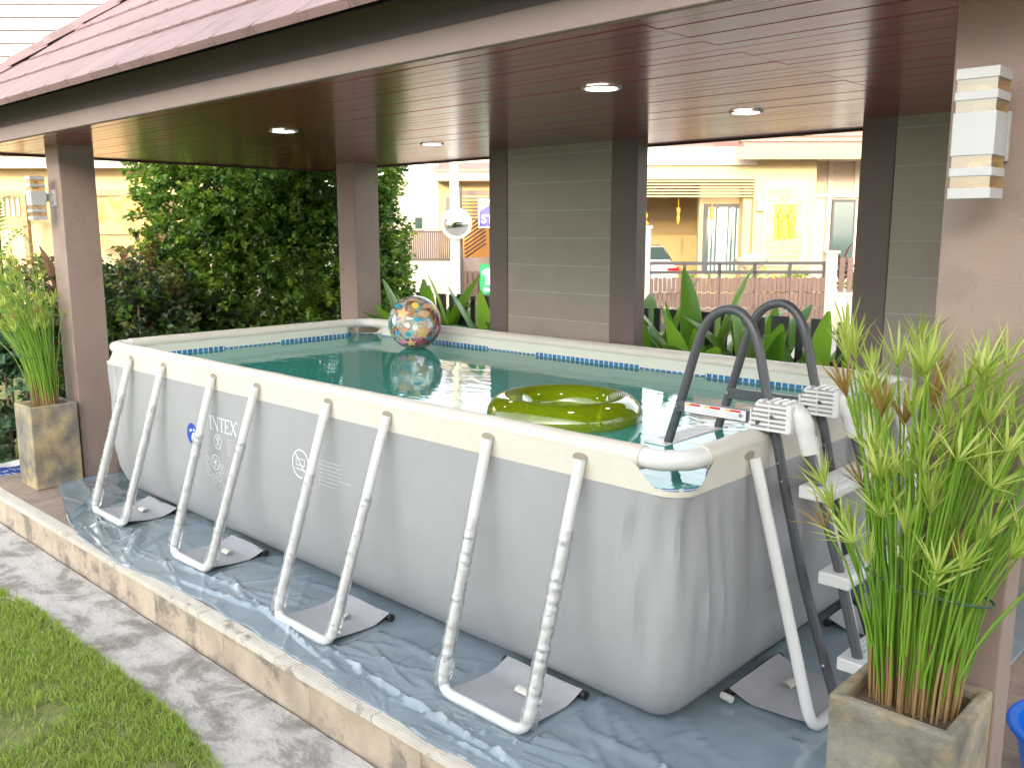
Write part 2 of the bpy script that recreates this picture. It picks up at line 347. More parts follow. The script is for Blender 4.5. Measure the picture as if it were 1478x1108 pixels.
# wall lamps
m_alu = M('lamp_white_metal', (.50, .495, .50), .4, .03); m_amber = FILM('amber_glass', (.72, .55, .20), .08, .1, (.60, .42, .12), .22)
def wall_lamp(x, label):
    t = thing('wall_lamp', label, 'wall lamp', (x, -.02, 1.81), 0, 'stepped column lamps')
    w, y0, y1 = .042, -.155, -.065
    z = -.132
    for h, kind in ((.022, 0), (.024, 1), (.018, 0), (.024, 1), (.088, 0), (.024, 1), (.018, 0), (.024, 1), (.022, 0)):
        if kind: MB().box(-w+.003, w-.003, y0+.003, y1-.003, z, z+h).build('glass_band', m_amber, t)
        else: MB().box(-w, w, y0, y1, z, z+h).build('metal_band', m_alu, t, bevel=.0015)
        z += h
    MB().lathe([(.018, -.10), (.022, -.075), (.018, -.055)], 12, (0, -.11)).build('bulb', M('bulb_glass', (.8, .78, .7), .2), t, 40)
    MB().lathe([(.018, .055), (.022, .075), (.018, .10)], 12, (0, -.11)).build('bulb', M('bulb_glass', (.8, .78, .7), .2), t, 40)
    MB().box(-.02, .02, y1, -.014, -.02, .03).build('arm', m_alu, t); MB().box(-.03, .03, -.014, 0, -.05, .055).build('back_plate', m_alu, t, bevel=.002)
wall_lamp(.80, 'white stepped lamp with amber glass bands on the column behind the tall papyrus')
wall_lamp(-4.635, 'white stepped lamp with amber bands on the column beside the orange tarpaulin')

# ================================================================== SWIMMING POOL
PLN, PWD, RZ = 4.03, 1.93, .925
pool = thing('swimming_pool', 'rectangular grey frame pool with cream rim filled with teal water', 'swimming pool', (-PLN/2, PWD/2, 0))
PO = Vector((PLN/2, -PWD/2, 0))
def Pp(o): o.location = Vector(o.location)+PO; return o
def interp(tab, z):
    for (a, va), (c, vc) in zip(tab, tab[1:]):
        if z <= c: k = (z-a)/(c-a); k = k*k*(3-2*k) if False else k; return va+(vc-va)*k
    return tab[-1][1]
OT = [(0, -.19), (.012, -.13), (.035, -.085), (.07, -.045), (.12, -.01), (.2, .022), (.3, .040), (.4, .046), (.5, .046), (.62, .041), (.75, .035), (.84, .033), (.93, .035)]
def oz(z): return interp(OT, z)
def perim(o, r, nl=150, ns=76, nc=9):          # rounded rectangle, outward offset o; x in [-L,0], y in [0,W]
    a, b = PLN/2+o, PWD/2+o; cx, cy = -PLN/2, PWD/2; out = []
    def side(p, q, n, nx, ny, ln):
        for i in range(n):
            t = i/n; x = p[0]+(q[0]-p[0])*t; y = p[1]+(q[1]-p[1])*t; d = min(t, 1-t)*ln+r*.4
            out.append((cx+x, cy+y, nx, ny, d, (t-.5)*ln))
    def corner(px, py, a0, sx):
        for i in range(nc):
            th = a0+math.pi/2*i/nc; d = abs(i/nc-.5)*2*r*.4
            out.append((cx+px+r*math.cos(th), cy+py+r*math.sin(th), math.cos(th), math.sin(th), d, sx*50))
    side((-a+r, -b), (a-r, -b), nl, 0, -1, PLN); corner(a-r, -b+r, -math.pi/2, 1)
    side((a, -b+r), (a, b-r), ns, 1, 0, PWD); corner(a-r, b-r, 0, 1)
    side((a-r, b), (-a+r, b), nl, 0, 1, PLN); corner(-a+r, b-r, math.pi/2, 1)
    side((-a, b-r), (-a, -b+r), ns, -1, 0, PWD); corner(-a+r, -b+r, math.pi, 1)
    return out
LEGX = [-3.64, -3.24, -2.70, -2.29, -1.72, -1.32, -.755, -.335]; FTX = [-3.775, -3.365, -2.77, -2.405, -1.735, -1.35, -.775, -.365]
def ztop(d): return RZ-.005 - .075*max(0, min(1, (.125-d)/.075))**.8
def wrinkle(d, z, k):
    e = math.exp(-(d/.22)**2)*max(0, min(1, (.85-z)/.12))*max(0, min(1, (z-.15)/.35))
    return e*(.013*math.sin(d*70+z*4+k)+.008*math.sin(d*128-z*6+2*k)-.004) + .0035*noise.noise((d*2.2+k, z*3.1, k))
zs = [0, .004, .012, .022, .035, .05, .07, .095, .12, .16, .2, .25, .3, .36, .42, .48, .54, .6, .66, .71, .755, .79, .815, .826]
b = MB(); rings = []
for z in zs:
    r = interp([(0, .04), (.1, .09), (.3, .135), (.55, .125), (.75, .095), (.83, .08)], z)
    pr = perim(oz(z), r); rings.append(b.add([(x+nx*wrinkle(d, z, i//240), y+ny*wrinkle(d, z, i//240), z) for i, (x, y, nx, ny, d, s) in enumerate(pr)]))
N = len(pr)
for q in range(len(zs)-1):
    for i in range(N): j = (i+1) % N; b.face((rings[q]+i, rings[q]+j, rings[q+1]+j, rings[q+1]+i))
Pp(b.build('wall', m_grey, pool, 50))
b = MB(); rings = []
for k in range(6):                                # cream band, dipping at the corners
    t = k/5; rings.append(b.add([(x, y, .8262+(ztop(d)-.8262)*t) for x, y, nx, ny, d, s in perim(.0355+.001*t, .08)]))
for q in range(5):
    for i in range(N): j = (i+1) % N; b.face((rings[q]+i, rings[q]+j, rings[q+1]+j, rings[q+1]+i))
Pp(b.build('cream_band', m_cream, pool, 50))
# lining with the printed mosaic line (UV: metres round the edge, height)
def liner_mat():
    m, t, p, out = nodes('pool_lining'); L = t.links.new
    uvn = t.nodes.new('ShaderNodeUVMap'); sx = t.nodes.new('ShaderNodeSeparateXYZ'); L(uvn.outputs[0], sx.inputs[0])
    def mth(op, a, bv=None, c=None):
        n = t.nodes.new('ShaderNodeMath'); n.operation = op
        for k, v in enumerate((a, bv, c)):
            if v is None: continue
            if isinstance(v, (int, float)): n.inputs[k].default_value = v
            else: L(v, n.inputs[k])
        return n.outputs[0]
    u, z = sx.outputs[0], sx.outputs[1]
    fu = mth('FRACT', mth('MULTIPLY', u, 1/.036)); fz = mth('FRACT', mth('MULTIPLY', mth('SUBTRACT', z, .818), 1/.0235))
    seg = mth('GREATER_THAN', mth('SINE', mth('MULTIPLY', u, 5.2)), -.45)
    cell = mth('MULTIPLY', mth('LESS_THAN', fu, .80), mth('LESS_THAN', fz, mth('ADD', mth('MULTIPLY', seg, .48), .36)))
    band = mth('MULTIPLY', mth('GREATER_THAN', z, .818), mth('LESS_THAN', z, .8645))
    mask = mth('MULTIPLY', cell, band)
    cr = t.nodes.new('ShaderNodeMix'); cr.data_type = 'RGBA'; under = mth('LESS_THAN', z, .817)
    L(under, cr.inputs[0]); cr.inputs[6].default_value = (.66, .67, .60, 1); cr.inputs[7].default_value = (.10, .46, .44, 1)
    wn = t.nodes.new('ShaderNodeTexWhiteNoise'); wn.noise_dimensions = '1D'; L(mth('FLOOR', mth('MULTIPLY', u, 1/.036)), wn.inputs['W'])
    bl = t.nodes.new('ShaderNodeMix'); bl.data_type = 'RGBA'; L(wn.outputs[0], bl.inputs[0]); bl.inputs[6].default_value = (.005, .11, .33, 1); bl.inputs[7].default_value = (.012, .20, .46, 1)
    mx = t.nodes.new('ShaderNodeMix'); mx.data_type = 'RGBA'; L(mask, mx.inputs[0]); L(cr.outputs[2], mx.inputs[6]); L(bl.outputs[2], mx.inputs[7]); L(mx.outputs[2], p.inputs['Base Color'])
    p.inputs['Roughness'].default_value = .4
    tc = t.nodes.new('ShaderNodeTexCoord'); mp = t.nodes.new('ShaderNodeMapping'); mp.inputs['Scale'].default_value = (16, 16, 2.5); L(tc.outputs['Object'], mp.inputs[0])
    nb = t.nodes.new('ShaderNodeTexNoise'); nb.inputs['Scale'].default_value = 1; nb.inputs['Detail'].default_value = 4; L(mp.outputs[0], nb.inputs['Vector'])
    bp = t.nodes.new('ShaderNodeBump'); bp.inputs['Strength'].default_value = .45; bp.inputs['Distance'].default_value = .012; L(nb.outputs[0], bp.inputs['Height']); L(bp.outputs[0], p.inputs['Normal']); return m
def cpush(d): return .060*max(0, min(1, (.14-d)/.06))
b = MB(); rings = []; zi = [.03, .06, .2, .45, .7, .80, .8165, .83, .845, .866, .89, None]
prs = []
for z in zi:
    o = (oz(z)-.034) if z is not None and z < .80 else -.034
    pr = perim(o, .07); prs.append((pr, z))
    if z is None or z >= .80: pr = [(x+nx*cpush(d), y+ny*cpush(d), nx, ny, d, s) for x, y, nx, ny, d, s in pr]
    rings.append(b.add([(x, y, min(z, ztop(d)-.001) if z is not None else ztop(d)) for x, y, nx, ny, d, s in pr]))
for q in range(len(zi)-1):
    for i in range(N): j = (i+1) % N; b.face((rings[q]+i, rings[q+1]+i, rings[q+1]+j, rings[q]+j))
b.face(tuple(rings[0]+i for i in range(N)))
me = b.mesh('lining', liner_mat(), 50)
plen = [0]
for i in range(1, N): p_, q_ = prs[6][0][i-1], prs[6][0][i]; plen.append(plen[-1]+math.hypot(q_[0]-p_[0], q_[1]-p_[1]))
uvl = me.uv_layers.new(name='UVMap'); NV = len(me.vertices)
for lp in me.loops:
    vi = lp.vertex_index; i = vi % N; uvl.data[lp.index].uv = (plen[i], me.vertices[vi].co.z)
Pp(link('lining', me, pool))
# top rail in its cream sleeve, bare at the corners
CB = .125
for p, q, nm in (((-PLN+CB, 0), (-CB, 0), 'sleeve'), ((0, CB), (0, PWD-CB), 'sleeve'), ((-CB, PWD), (-PLN+CB, PWD), 'sleeve'), ((-PLN, PWD-CB), (-PLN, CB), 'sleeve')):
    k = 60; pts = [(p[0]+(q[0]-p[0])*i/k, p[1]+(q[1]-p[1])*i/k, RZ+.0015*noise.noise((i*.35, p[0], p[1]))) for i in range(k+1)]
    Pp(MB().tube(pts, [.0372+.0016*noise.noise((i*.6, q[0]*3, q[1])) for i in range(k+1)], 16).build(nm, m_cream, pool, 60))
for sx, sy in ((0, 0), (-PLN, 0), (-PLN, PWD), (0, PWD)):
    dx = -1 if sx == 0 else 1; dy = 1 if sy == 0 else -1
    pts = [(sx+dx*.16, sy, RZ), (sx+dx*.085, sy, RZ), (sx+dx*.06, sy+dy*.008, RZ), (sx+dx*.008, sy+dy*.06, RZ), (sx, sy+dy*.085, RZ), (sx, sy+dy*.16, RZ)]
    Pp(MB().tube(pts, .0325, 16).build('corner_rail', m_white, pool, 60))
# water
def water_mat():
    m, t, p, out = nodes('pool_water'); L = t.links.new; t.nodes.remove(p)
    tr = t.nodes.new('ShaderNodeBsdfTransparent'); tr.inputs[0].default_value = (.36, .78, .70, 1)
    df = t.nodes.new('ShaderNodeBsdfDiffuse'); df.inputs[0].default_value = (.10, .55, .47, 1)
    gl = t.nodes.new('ShaderNodeBsdfGlossy'); gl.inputs['Roughness'].default_value = .015
    fr = t.nodes.new('ShaderNodeFresnel'); fr.inputs[0].default_value = 1.34
    tc = t.nodes.new('ShaderNodeTexCoord'); mp = t.nodes.new('ShaderNodeMapping'); mp.inputs['Rotation'].default_value = (0, 0, .5); mp.inputs['Scale'].default_value = (1, 2.2, 1); L(tc.outputs['Object'], mp.inputs[0])
    n1 = t.nodes.new('ShaderNodeTexNoise'); n1.inputs['Scale'].default_value = 5; n1.inputs['Detail'].default_value = 3; n1.inputs['Distortion'].default_value = .6; L(mp.outputs[0], n1.inputs['Vector'])
    bp = t.nodes.new('ShaderNodeBump'); bp.inputs['Strength'].default_value = .07; bp.inputs['Distance'].default_value = .02; L(n1.outputs[0], bp.inputs['Height'])
    L(bp.outputs[0], gl.inputs['Normal']); L(bp.outputs[0], fr.inputs['Normal'])
    a = t.nodes.new('ShaderNodeMixShader'); a.inputs[0].default_value = .48; L(tr.outputs[0], a.inputs[1]); L(df.outputs[0], a.inputs[2])
    x = t.nodes.new('ShaderNodeMixShader'); L(fr.outputs[0], x.inputs[0]); L(a.outputs[0], x.inputs[1]); L(gl.outputs[0], x.inputs[2]); L(x.outputs[0], out.inputs[0]); return m
b = MB(); pr = perim(-.036, .07); n = b.add([(x+nx*(cpush(d)-.002), y+ny*(cpush(d)-.002), .842) for x, y, nx, ny, d, s in pr]); b.face(tuple(range(n, n+N)))
Pp(b.build('water', water_mat(), pool))
# U-shaped leg frames in clear wrap, their grey foot mats
m_wrap = FILM('clear_wrap', (.985, .985, .99), .03, .22, (.85, .86, .88), .10, .35, 70)
def uleg(p0, p1, q0, q1, wrapped=True):           # tops p0,p1 -> feet q0,q1
    P0, P1, Q0, Q1 = map(Vector, (p0, p1, q0, q1)); c0 = (P0-Q0).normalized(); e = (Q1-Q0).normalized(); pts = [P0]
    for t in (.25, .5, .75): pts.append(P0.lerp(Q0, t))
    for t in (.0, .25, .5, .75, 1): a = Q0+c0*.07*(1-t)**2+e*.06*t*t; pts.append(a)
    c1 = (P1-Q1).normalized(); pts.append(Q0.lerp(Q1, .5))
    for t in (1, .75, .5, .25, .0): pts.append(Q1-e*.06*t*t+c1*.07*(1-t)**2)
    for t in (.75, .5, .25): pts.append(P1.lerp(Q1, t))
    pts.append(P1)
    o = Pp(MB().tube(pts, .0195, 12).build('leg_frame', m_white, pool, 60))
    if wrapped:
        for A, B in ((P0, Q0), (P1, Q1)):
            t0 = rnd.uniform(.12, .35); wb = MB(); wp = []; wr = []
            for i in range(46):
                t = t0+(.97-t0)*i/45; wp.append(A.lerp(B, t)+Vector((rnd.uniform(-1, 1), rnd.uniform(-1, 1), 0))*.0025); wr.append(.0225+.004*abs(noise.noise((i*.5, A.x*9, 0)))+rnd.uniform(0, .004)+(.006 if i > 38 else 0))
            wb.tube(wp, wr, 9, caps=False).build('wrap_sleeve', m_wrap, o)
            for t in [t0+.05+.13*k for k in range(6)]:
                if t < .95:
                    c = A.lerp(B, t)+Vector((.012, -.0225, .006)); mk = MB()
                    for k in range(3): mk.tube([c+Vector((k*.006-.004, 0, rnd.uniform(-.004, .004))), c+Vector((k*.006-.001, -.001, rnd.uniform(-.004, .004)))], .0012, 4)
                    mk.build('recycling_mark', m_dgrey, o)
    return o
def mat_pad(Q0, Q1, inn, parent):                 # fabric mat from the floor bar to under the pool
    Q0, Q1, inn = Vector(Q0), Vector(Q1), Vector(inn)
    def fn(s, t):
        p = Q0.lerp(Q1, .06+.88*s)+inn*(t*.315); z = .022*(1-t)**3 + .012 + .03*max(0, (t-.72)/.28)**1.2 + .004*noise.noise((s*3, t*3, Q0.x)); return (p.x, p.y, z)
    Pp(MB().grid(8, 14, fn).build('foot_mat', m_pad, parent, 60)) if False else MB().grid(8, 14, fn).build('foot_mat', m_pad, parent, 60)
    e = (Q1-Q0).normalized(); c = Q0.lerp(Q1, .55)+inn*.19; c.z = .024
    lp = [c-e*.0+inn.normalized()*.02*math.cos(a)+Vector((0, 0, .014*math.sin(a))) for a in [math.pi*k/8 for k in range(9)]]
    lb = MB(); wv = e*.03
    for a_, b_ in zip(lp, lp[1:]): lb.quad(a_-wv, a_+wv, b_+wv, b_-wv)
    lb.build('strap_loop', m_cream, parent, 60)
    k0, k1 = Q0.lerp(Q1, .02)+inn*.315, Q0.lerp(Q1, .98)+inn*.315; k0.z = k1.z = .024
    MB().tube([k0, k1], .016, 10).build('anchor_tube', m_black, parent, 60)
    tx = MB(); c = Q0.lerp(Q1, .42)+inn*.11
    for i in range(4):
        for j in range(9): p = c+e*(j*.013-.05)+inn.normalized()*(i*.014-.02); tx.box(p.x-.004, p.x+.004, p.y-.003, p.y+.003, .0215, .0225) if False else None
FY = [-.265, -.283, -.335, -.274]
for k in range(4):
    x0, x1 = LEGX[2*k], LEGX[2*k+1]; yf = FY[k]
    o = uleg((x0, -.052, .89), (x1, -.052, .89), (FTX[2*k], yf, .022), (FTX[2*k+1], yf, .022)); mat_pad((FTX[2*k], yf, 0), (FTX[2*k+1], yf, 0), (0, 1, 0), o)
for y0, y1 in ((.365, .775), (1.155, 1.565)):
    o = uleg((.052, y0, .885), (.052, y1, .885), (.29, y0+.01, .022), (.29, y1+.01, .022), False); mat_pad((.29, y0+.01, 0), (.29, y1+.01, 0), (-1, 0, 0), o)
    o = uleg((-PLN-.052, y0, .885), (-PLN-.052, y1, .885), (-PLN-.27, y0, .022), (-PLN-.27, y1, .022), False)
for k in range(4):
    o = uleg((LEGX[2*k], PWD+.052, .885), (LEGX[2*k+1], PWD+.052, .885), (LEGX[2*k], PWD+.235, .022), (LEGX[2*k+1], PWD+.235, .022), False)
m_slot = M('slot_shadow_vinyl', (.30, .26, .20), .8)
for x in LEGX:
    b = MB(); pts = [(x-.012+.033*math.cos(a), -.0372, .893+.015*math.sin(a)) for a in [2*math.pi*k/16 for k in range(16)]]; n = b.add(pts); b.face(tuple(range(n, n+16))); b.add([(p[0], -.0368, p[2]) for p in pts])
    for i in range(16): j = (i+1) % 16; b.face((n+i, n+16+i, n+16+j, n+j))
    Pp(b.build('sleeve_slot', m_slot, pool))
for y in (.365, .775, 1.155, 1.565):
    b = MB(); pts = [(.0372, y-.008+.033*math.cos(a), .893+.015*math.sin(a)) for a in [2*math.pi*k/16 for k in range(16)]]; n = b.add(pts); b.face(tuple(range(n, n+16))); Pp(b.build('sleeve_slot', m_slot, pool))
Pp(MB().tube([(-.03, .36, .03), (.012, .355, .03)], .013, 10).build('drain_cap', m_white, pool, 50))
Pp(MB().tube([(-.06, 1.42, .03), (.01, 1.42, .03)], .02, 10).build('drain_cap', m_black, pool, 50))
# printing on the front: letters and signs as thin skins following the bulge
def skin(name, polys, mat, lift=.0022, side='f'):
    b = MB()
    for poly in polys:
        pts = []
        for x, z in poly:
            w_ = wrinkle(min(abs(x), abs(x+PLN))+.03, z, 0)
            pts.append((x, -oz(z)-w_-lift, z) if side == 'f' else (oz(z)+wrinkle(x+.03, z, 1)+lift, x, z))
        n = b.add(pts); b.face(tuple(range(n, n+len(pts))))
    return Pp(b.build(name, mat, pool))
def rect(x0, x1, z0, z1): return [(x0, z0), (x1, z0), (x1, z1), (x0, z1)]
def ringp(cx, cz, r0, r1, n=28, sx=1):
    out = []
    for k in range(n):
        a, c = 2*math.pi*k/n, 2*math.pi*(k+1)/n
        out.append([(cx+sx*r0*math.cos(a), cz+r0*math.sin(a)), (cx+sx*r1*math.cos(a), cz+r1*math.sin(a)), (cx+sx*r1*math.cos(c), cz+r1*math.sin(c)), (cx+sx*r0*math.cos(c), cz+r0*math.sin(c))])
    return out
def bar(x0, z0, x1, z1, w):
    d = Vector((x1-x0, z1-z0)).normalized()*w/2; return [(x0-d.y, z0+d.x), (x0+d.y, z0-d.x), (x1+d.y, z1-d.x), (x1-d.y, z1+d.x)]
LX, LZ, LH = -2.772, .617, .072; LW = .292/5.05
def sf(x, z, w=.017, h=.005): return rect(x-w/2, x+w/2, z, z+h)
T = []
def stem(x, w=.0105): T.append(rect(x-w/2, x+w/2, LZ, LZ+LH)); T.append(sf(x, LZ, w+.011)); T.append(sf(x, LZ+LH-.005, w+.011))
x = LX+.012; stem(x)                                                       # I
x += .024; stem(x, .0045); stem(x+.046, .0045); T.append(bar(x-.001, LZ+LH-.002, x+.047, LZ+.003, .011))   # N
x += .066; c = x+.02; stem(c); T.append(rect(c-.026, c+.026, LZ+LH-.006, LZ+LH)); T += [rect(c-.026, c-.0225, LZ+LH-.02, LZ+LH), rect(c+.0225, c+.026, LZ+LH-.02, LZ+LH)]  # T
x += .058; stem(x)
T += [rect(x, x+.036, LZ, LZ+.006), rect(x, x+.036, LZ+LH-.006, LZ+LH), rect(x, x+.024, LZ+LH/2-.003, LZ+LH/2+.003), rect(x+.032, x+.036, LZ, LZ+.018), rect(x+.032, x+.036, LZ+LH-.018, LZ+LH), rect(x+.021, x+.0245, LZ+LH/2-.009, LZ+LH/2+.009)]  # E
x += .052; T += [bar(x, LZ+LH-.002, x+.046, LZ+.002, .0115), bar(x+.046, LZ+LH-.002, x, LZ+.002, .005)]
for xx in (x, x+.046):
    T += [sf(xx, LZ), sf(xx, LZ+LH-.005)]                                 # X
T += ringp(x+.062, LZ+LH-.006, .004, .0055, 14)
skin('brand_lettering', T, m_print)
T = ringp(-2.692, .563, .034, .039) + [bar(-2.716, .588, -2.668, .538, .005), bar(-2.70, .540, -2.69, .575, .009), bar(-2.69, .565, -2.675, .585, .006), bar(-2.69, .56, -2.708, .582, .006)] + ringp(-2.69, .585, 0, .006, 10)
skin('warning_pictograms', T, m_print)
T = ringp(-2.722, .452, .036, .0415) + [bar(-2.748, .478, -2.696, .427, .005), bar(-2.742, .445, -2.705, .462, .007), bar(-2.728, .425, -2.714, .475, .006)]
for cx_, cz_ in ((-2.802, .448), (-2.795, .392), (-2.746, .362), (-2.697, .380), (-2.662, .428)): T += ringp(cx_, cz_, .022, .025, 22) + [bar(cx_-.006, cz_-.014, cx_+.004, cz_+.014, .004), bar(cx_-.004, cz_+.004, cx_+.010, cz_+.010, .003)]
skin('warning_pictograms', T, m_print)
T = ringp(-1.952, .582, .060, .067, 36) + [bar(-1.994, .628, -1.910, .536, .007), bar(-1.985, .575, -1.92, .575, .004), bar(-1.985, .575, -1.985, .61, .004), bar(-1.92, .575, -1.92, .605, .004), bar(-1.985, .607, -1.92, .603, .004), bar(-1.995, .558, -1.91, .556, .004)]
skin('warning_pictograms', T, m_print)
T = []
def lines(x0, x1, z0, n, dz, h, slope=0, seed=0):
    r = random.Random(seed)
    for i in range(n):
        x, z, xe = x0, z0-i*dz, x0+(x1-x0)*r.uniform(.5, 1)
        while x < xe: w_ = r.uniform(.004, .012); T.append(rect(x, min(x+w_, xe), z-h*r.uniform(.6, 1), z)); x += w_+r.uniform(.0015, .004)
m_pale = M('pale_print', (.56, .57, .60), .5, .02)
for a_ in ((-2.60, -2.52, .592, 7, .013, .005, 0, 1), (-2.625, -2.55, .425, 7, .011, .0045, 0, 2), (-1.81, -1.56, .628, 7, .0175, .006, 0, 3)):
    T = []; lines(*a_); skin('small_print', T, m_pale)
skin('round_logo', [[(-2.966+.052*math.cos(a), .563+.055*math.sin(a)) for a in [2*math.pi*k/28 for k in range(28)]]], m_blue_print, .002)
skin('logo_mark', [[(-2.945+.022*math.cos(a), .540+.030*math.sin(a)) for a in [2*math.pi*k/14 for k in range(14)]], rect(-2.99, -2.962, .575, .582), bar(-2.985, .57, -2.968, .588, .006)] + ringp(-2.94, .585, 0, .008, 10), m_print, .003)
T = []
for j, z in enumerate((.66, .395)):
    for i in range(5): T += ringp(.50+.04*i, z, .012, .0155, 18)
skin('warning_pictograms', T, m_faint, side='e')
for a_ in ((.48, .70, .63, 13, .015, .004, 0, 5), (.50, .70, .36, 6, .015, .004, 0, 6)):
    T = []; lines(*a_); skin('small_print', T, m_faint, side='e')
# ================================================================== LADDER
lad = thing('pool_ladder', 'dark grey A-frame pool ladder with white steps over the pool end', 'ladder', (0, .675, 0))
def Pl(o): o.location = (0, -.675, 0); return o
def smooth_path(pts, n=6):
    out = []; P = [Vector(p) for p in pts]
    for i in range(len(P)-1):
        p0, p1, p2, p3 = P[max(i-1, 0)], P[i], P[i+1], P[min(i+2, len(P)-1)]
        for k in range(n):
            t = k/n; out.append(.5*((2*p1)+(-p0+p2)*t+(2*p0-5*p1+4*p2-p3)*t*t+(-p0+3*p1-3*p2+p3)*t**3))
    out.append(P[-1]); return out
HP = [(-.62, .03), (-.47, .50), (-.377, .826), (-.318, 1.015), (-.27, 1.183), (-.239, 1.271), (-.2, 1.322), (-.147, 1.346), (-.094, 1.336), (-.052, 1.292), (-.022, 1.218), (.008, 1.095), (.056, .925), (.105, .725), (.193, .412), (.335, .012)]
LY = (.50, .85)
m_brk = M('bracket_recess', (.33, .33, .36), .6); m_ink = M('label_ink', (.45, .42, .42), .6)
for y in LY:
    h = Pl(MB().tube(smooth_path([(x, y, z) for x, z in HP], 4), .0165, 12).build('rail_hoop', m_dgrey, lad, 60))
    MB().box(-.325, .12, y-.029, y-.0175, .972, 1.014).build('cross_bar', m_dgrey, h, bevel=.002)
    for sx, sz in ((-.316, .995), (.06, .995), (-.06, .995)): MB().tube([(sx, y-.041, sz), (sx, y-.027, sz)], .0065, 8).build('screw', m_steel, h, 40)
    for sx, sz in ((-.345, .93), (.075, .85), (.09, .79), (.27, .20)): MB().tube([(sx, y-.022, sz), (sx, y-.010, sz)], .0045, 8).build('screw', m_steel, h, 40)
    br = Pl(MB().prism([(-.02, .985), (.012, 1.052), (.118, 1.052), (.128, .962), (.0, .958), (-.02, .966)], lambda a, c, t: (a, t, c), y-.052, y-.046).build('bracket', m_brk, lad))
    for k in range(6): z = .962+k*.0158; MB().box(-.018+.0052*max(0, k-1), .124, y-.0605, y-.052, z, z+.0082).build('rib', m_white, br, bevel=.001)
    for k in range(3): MB().box(-.014+.066*k, -.009+.066*k, y-.0595, y-.052, .960, 1.03+.022*(k > 0)).build('rib', m_white, br)
    MB().box(.112, .132, y-.060, y+.03, .962, 1.054).build('bracket_end', m_white, br, bevel=.004); MB().box(-.0, .12, y-.046, y+.03, 1.046, 1.053).build('bracket_top', m_white, br)
    for k in range(4): MB().box(.008+.028*k, .026+.028*k, y-.05, y+.03, 1.053, 1.060).build('rib', m_white, br, bevel=.001)
    for sx, sz in ((.015, .985), (.065, 1.01)): MB().tube([(sx, y-.064, sz), (sx, y-.056, sz)], .007, 8).build('screw', m_dgrey, br)
    MB().tube(smooth_path([(.115, y-.01, 1.028), (.142, y-.01, 1.01), (.158, y-.005, .96), (.176, y, .895)], 4), [.034]*4+[.033]*4+[.029]*4+[.028], 12).build('elbow_socket', m_white, br, 50)
    Pl(MB().tube([(.168, y, .92), (.289, y, .55), (.44, y, .02)], .0165, 12).build('stair_rail', m_dgrey, lad, 60))
lb = Pl(MB().box(-.285, -.045, LY[0]-.0312, LY[0]-.0295, .976, 1.011).build('warning_label', m_print, lad)); yl = LY[0]-.0312
m_red_l = M('label_red', (.6, .03, .02), .5); m_yel = M('label_yellow', (.8, .5, .03), .5)
for k in range(3):
    x = -.281+k*.079; MB().box(x+.018, x+.060, yl-.0008, yl, 1.0015, 1.009).build('label_stripe', m_red_l, lb); MB().box(x, x+.016, yl-.0008, yl, 1.0015, 1.009).build('label_stripe', m_yel, lb)
    for j in range(4): MB().box(x, x+.05+.012*((j*k) % 2), yl-.0006, yl, .980+.005*j, .9815+.005*j).build('label_text', m_ink, lb)
def step(x, z, w=1.0):
    prof = [(-.055, 0), (.045, 0), (.05, .008), (.05, .03), (.038, .042), (-.055, .042)]
    s_ = Pl(MB().prism(prof, lambda a, c, t: (x+a*w, t, z-.02+c), LY[0]-.045, LY[1]+.045).build('step', m_white, lad, bevel=.009))
    for k in range(4): MB().box(x-.038+k*.018, x-.031+k*.018, LY[0]+.02, LY[1]-.02, z+.0222, z+.0240).build('grip', m_white, s_)
for x, z in ((.218, .775), (.300, .505), (.378, .235)): step(x, z)
for x, z in ((-.395, .826), (-.46, .55), (-.54, .28)): step(x, z)

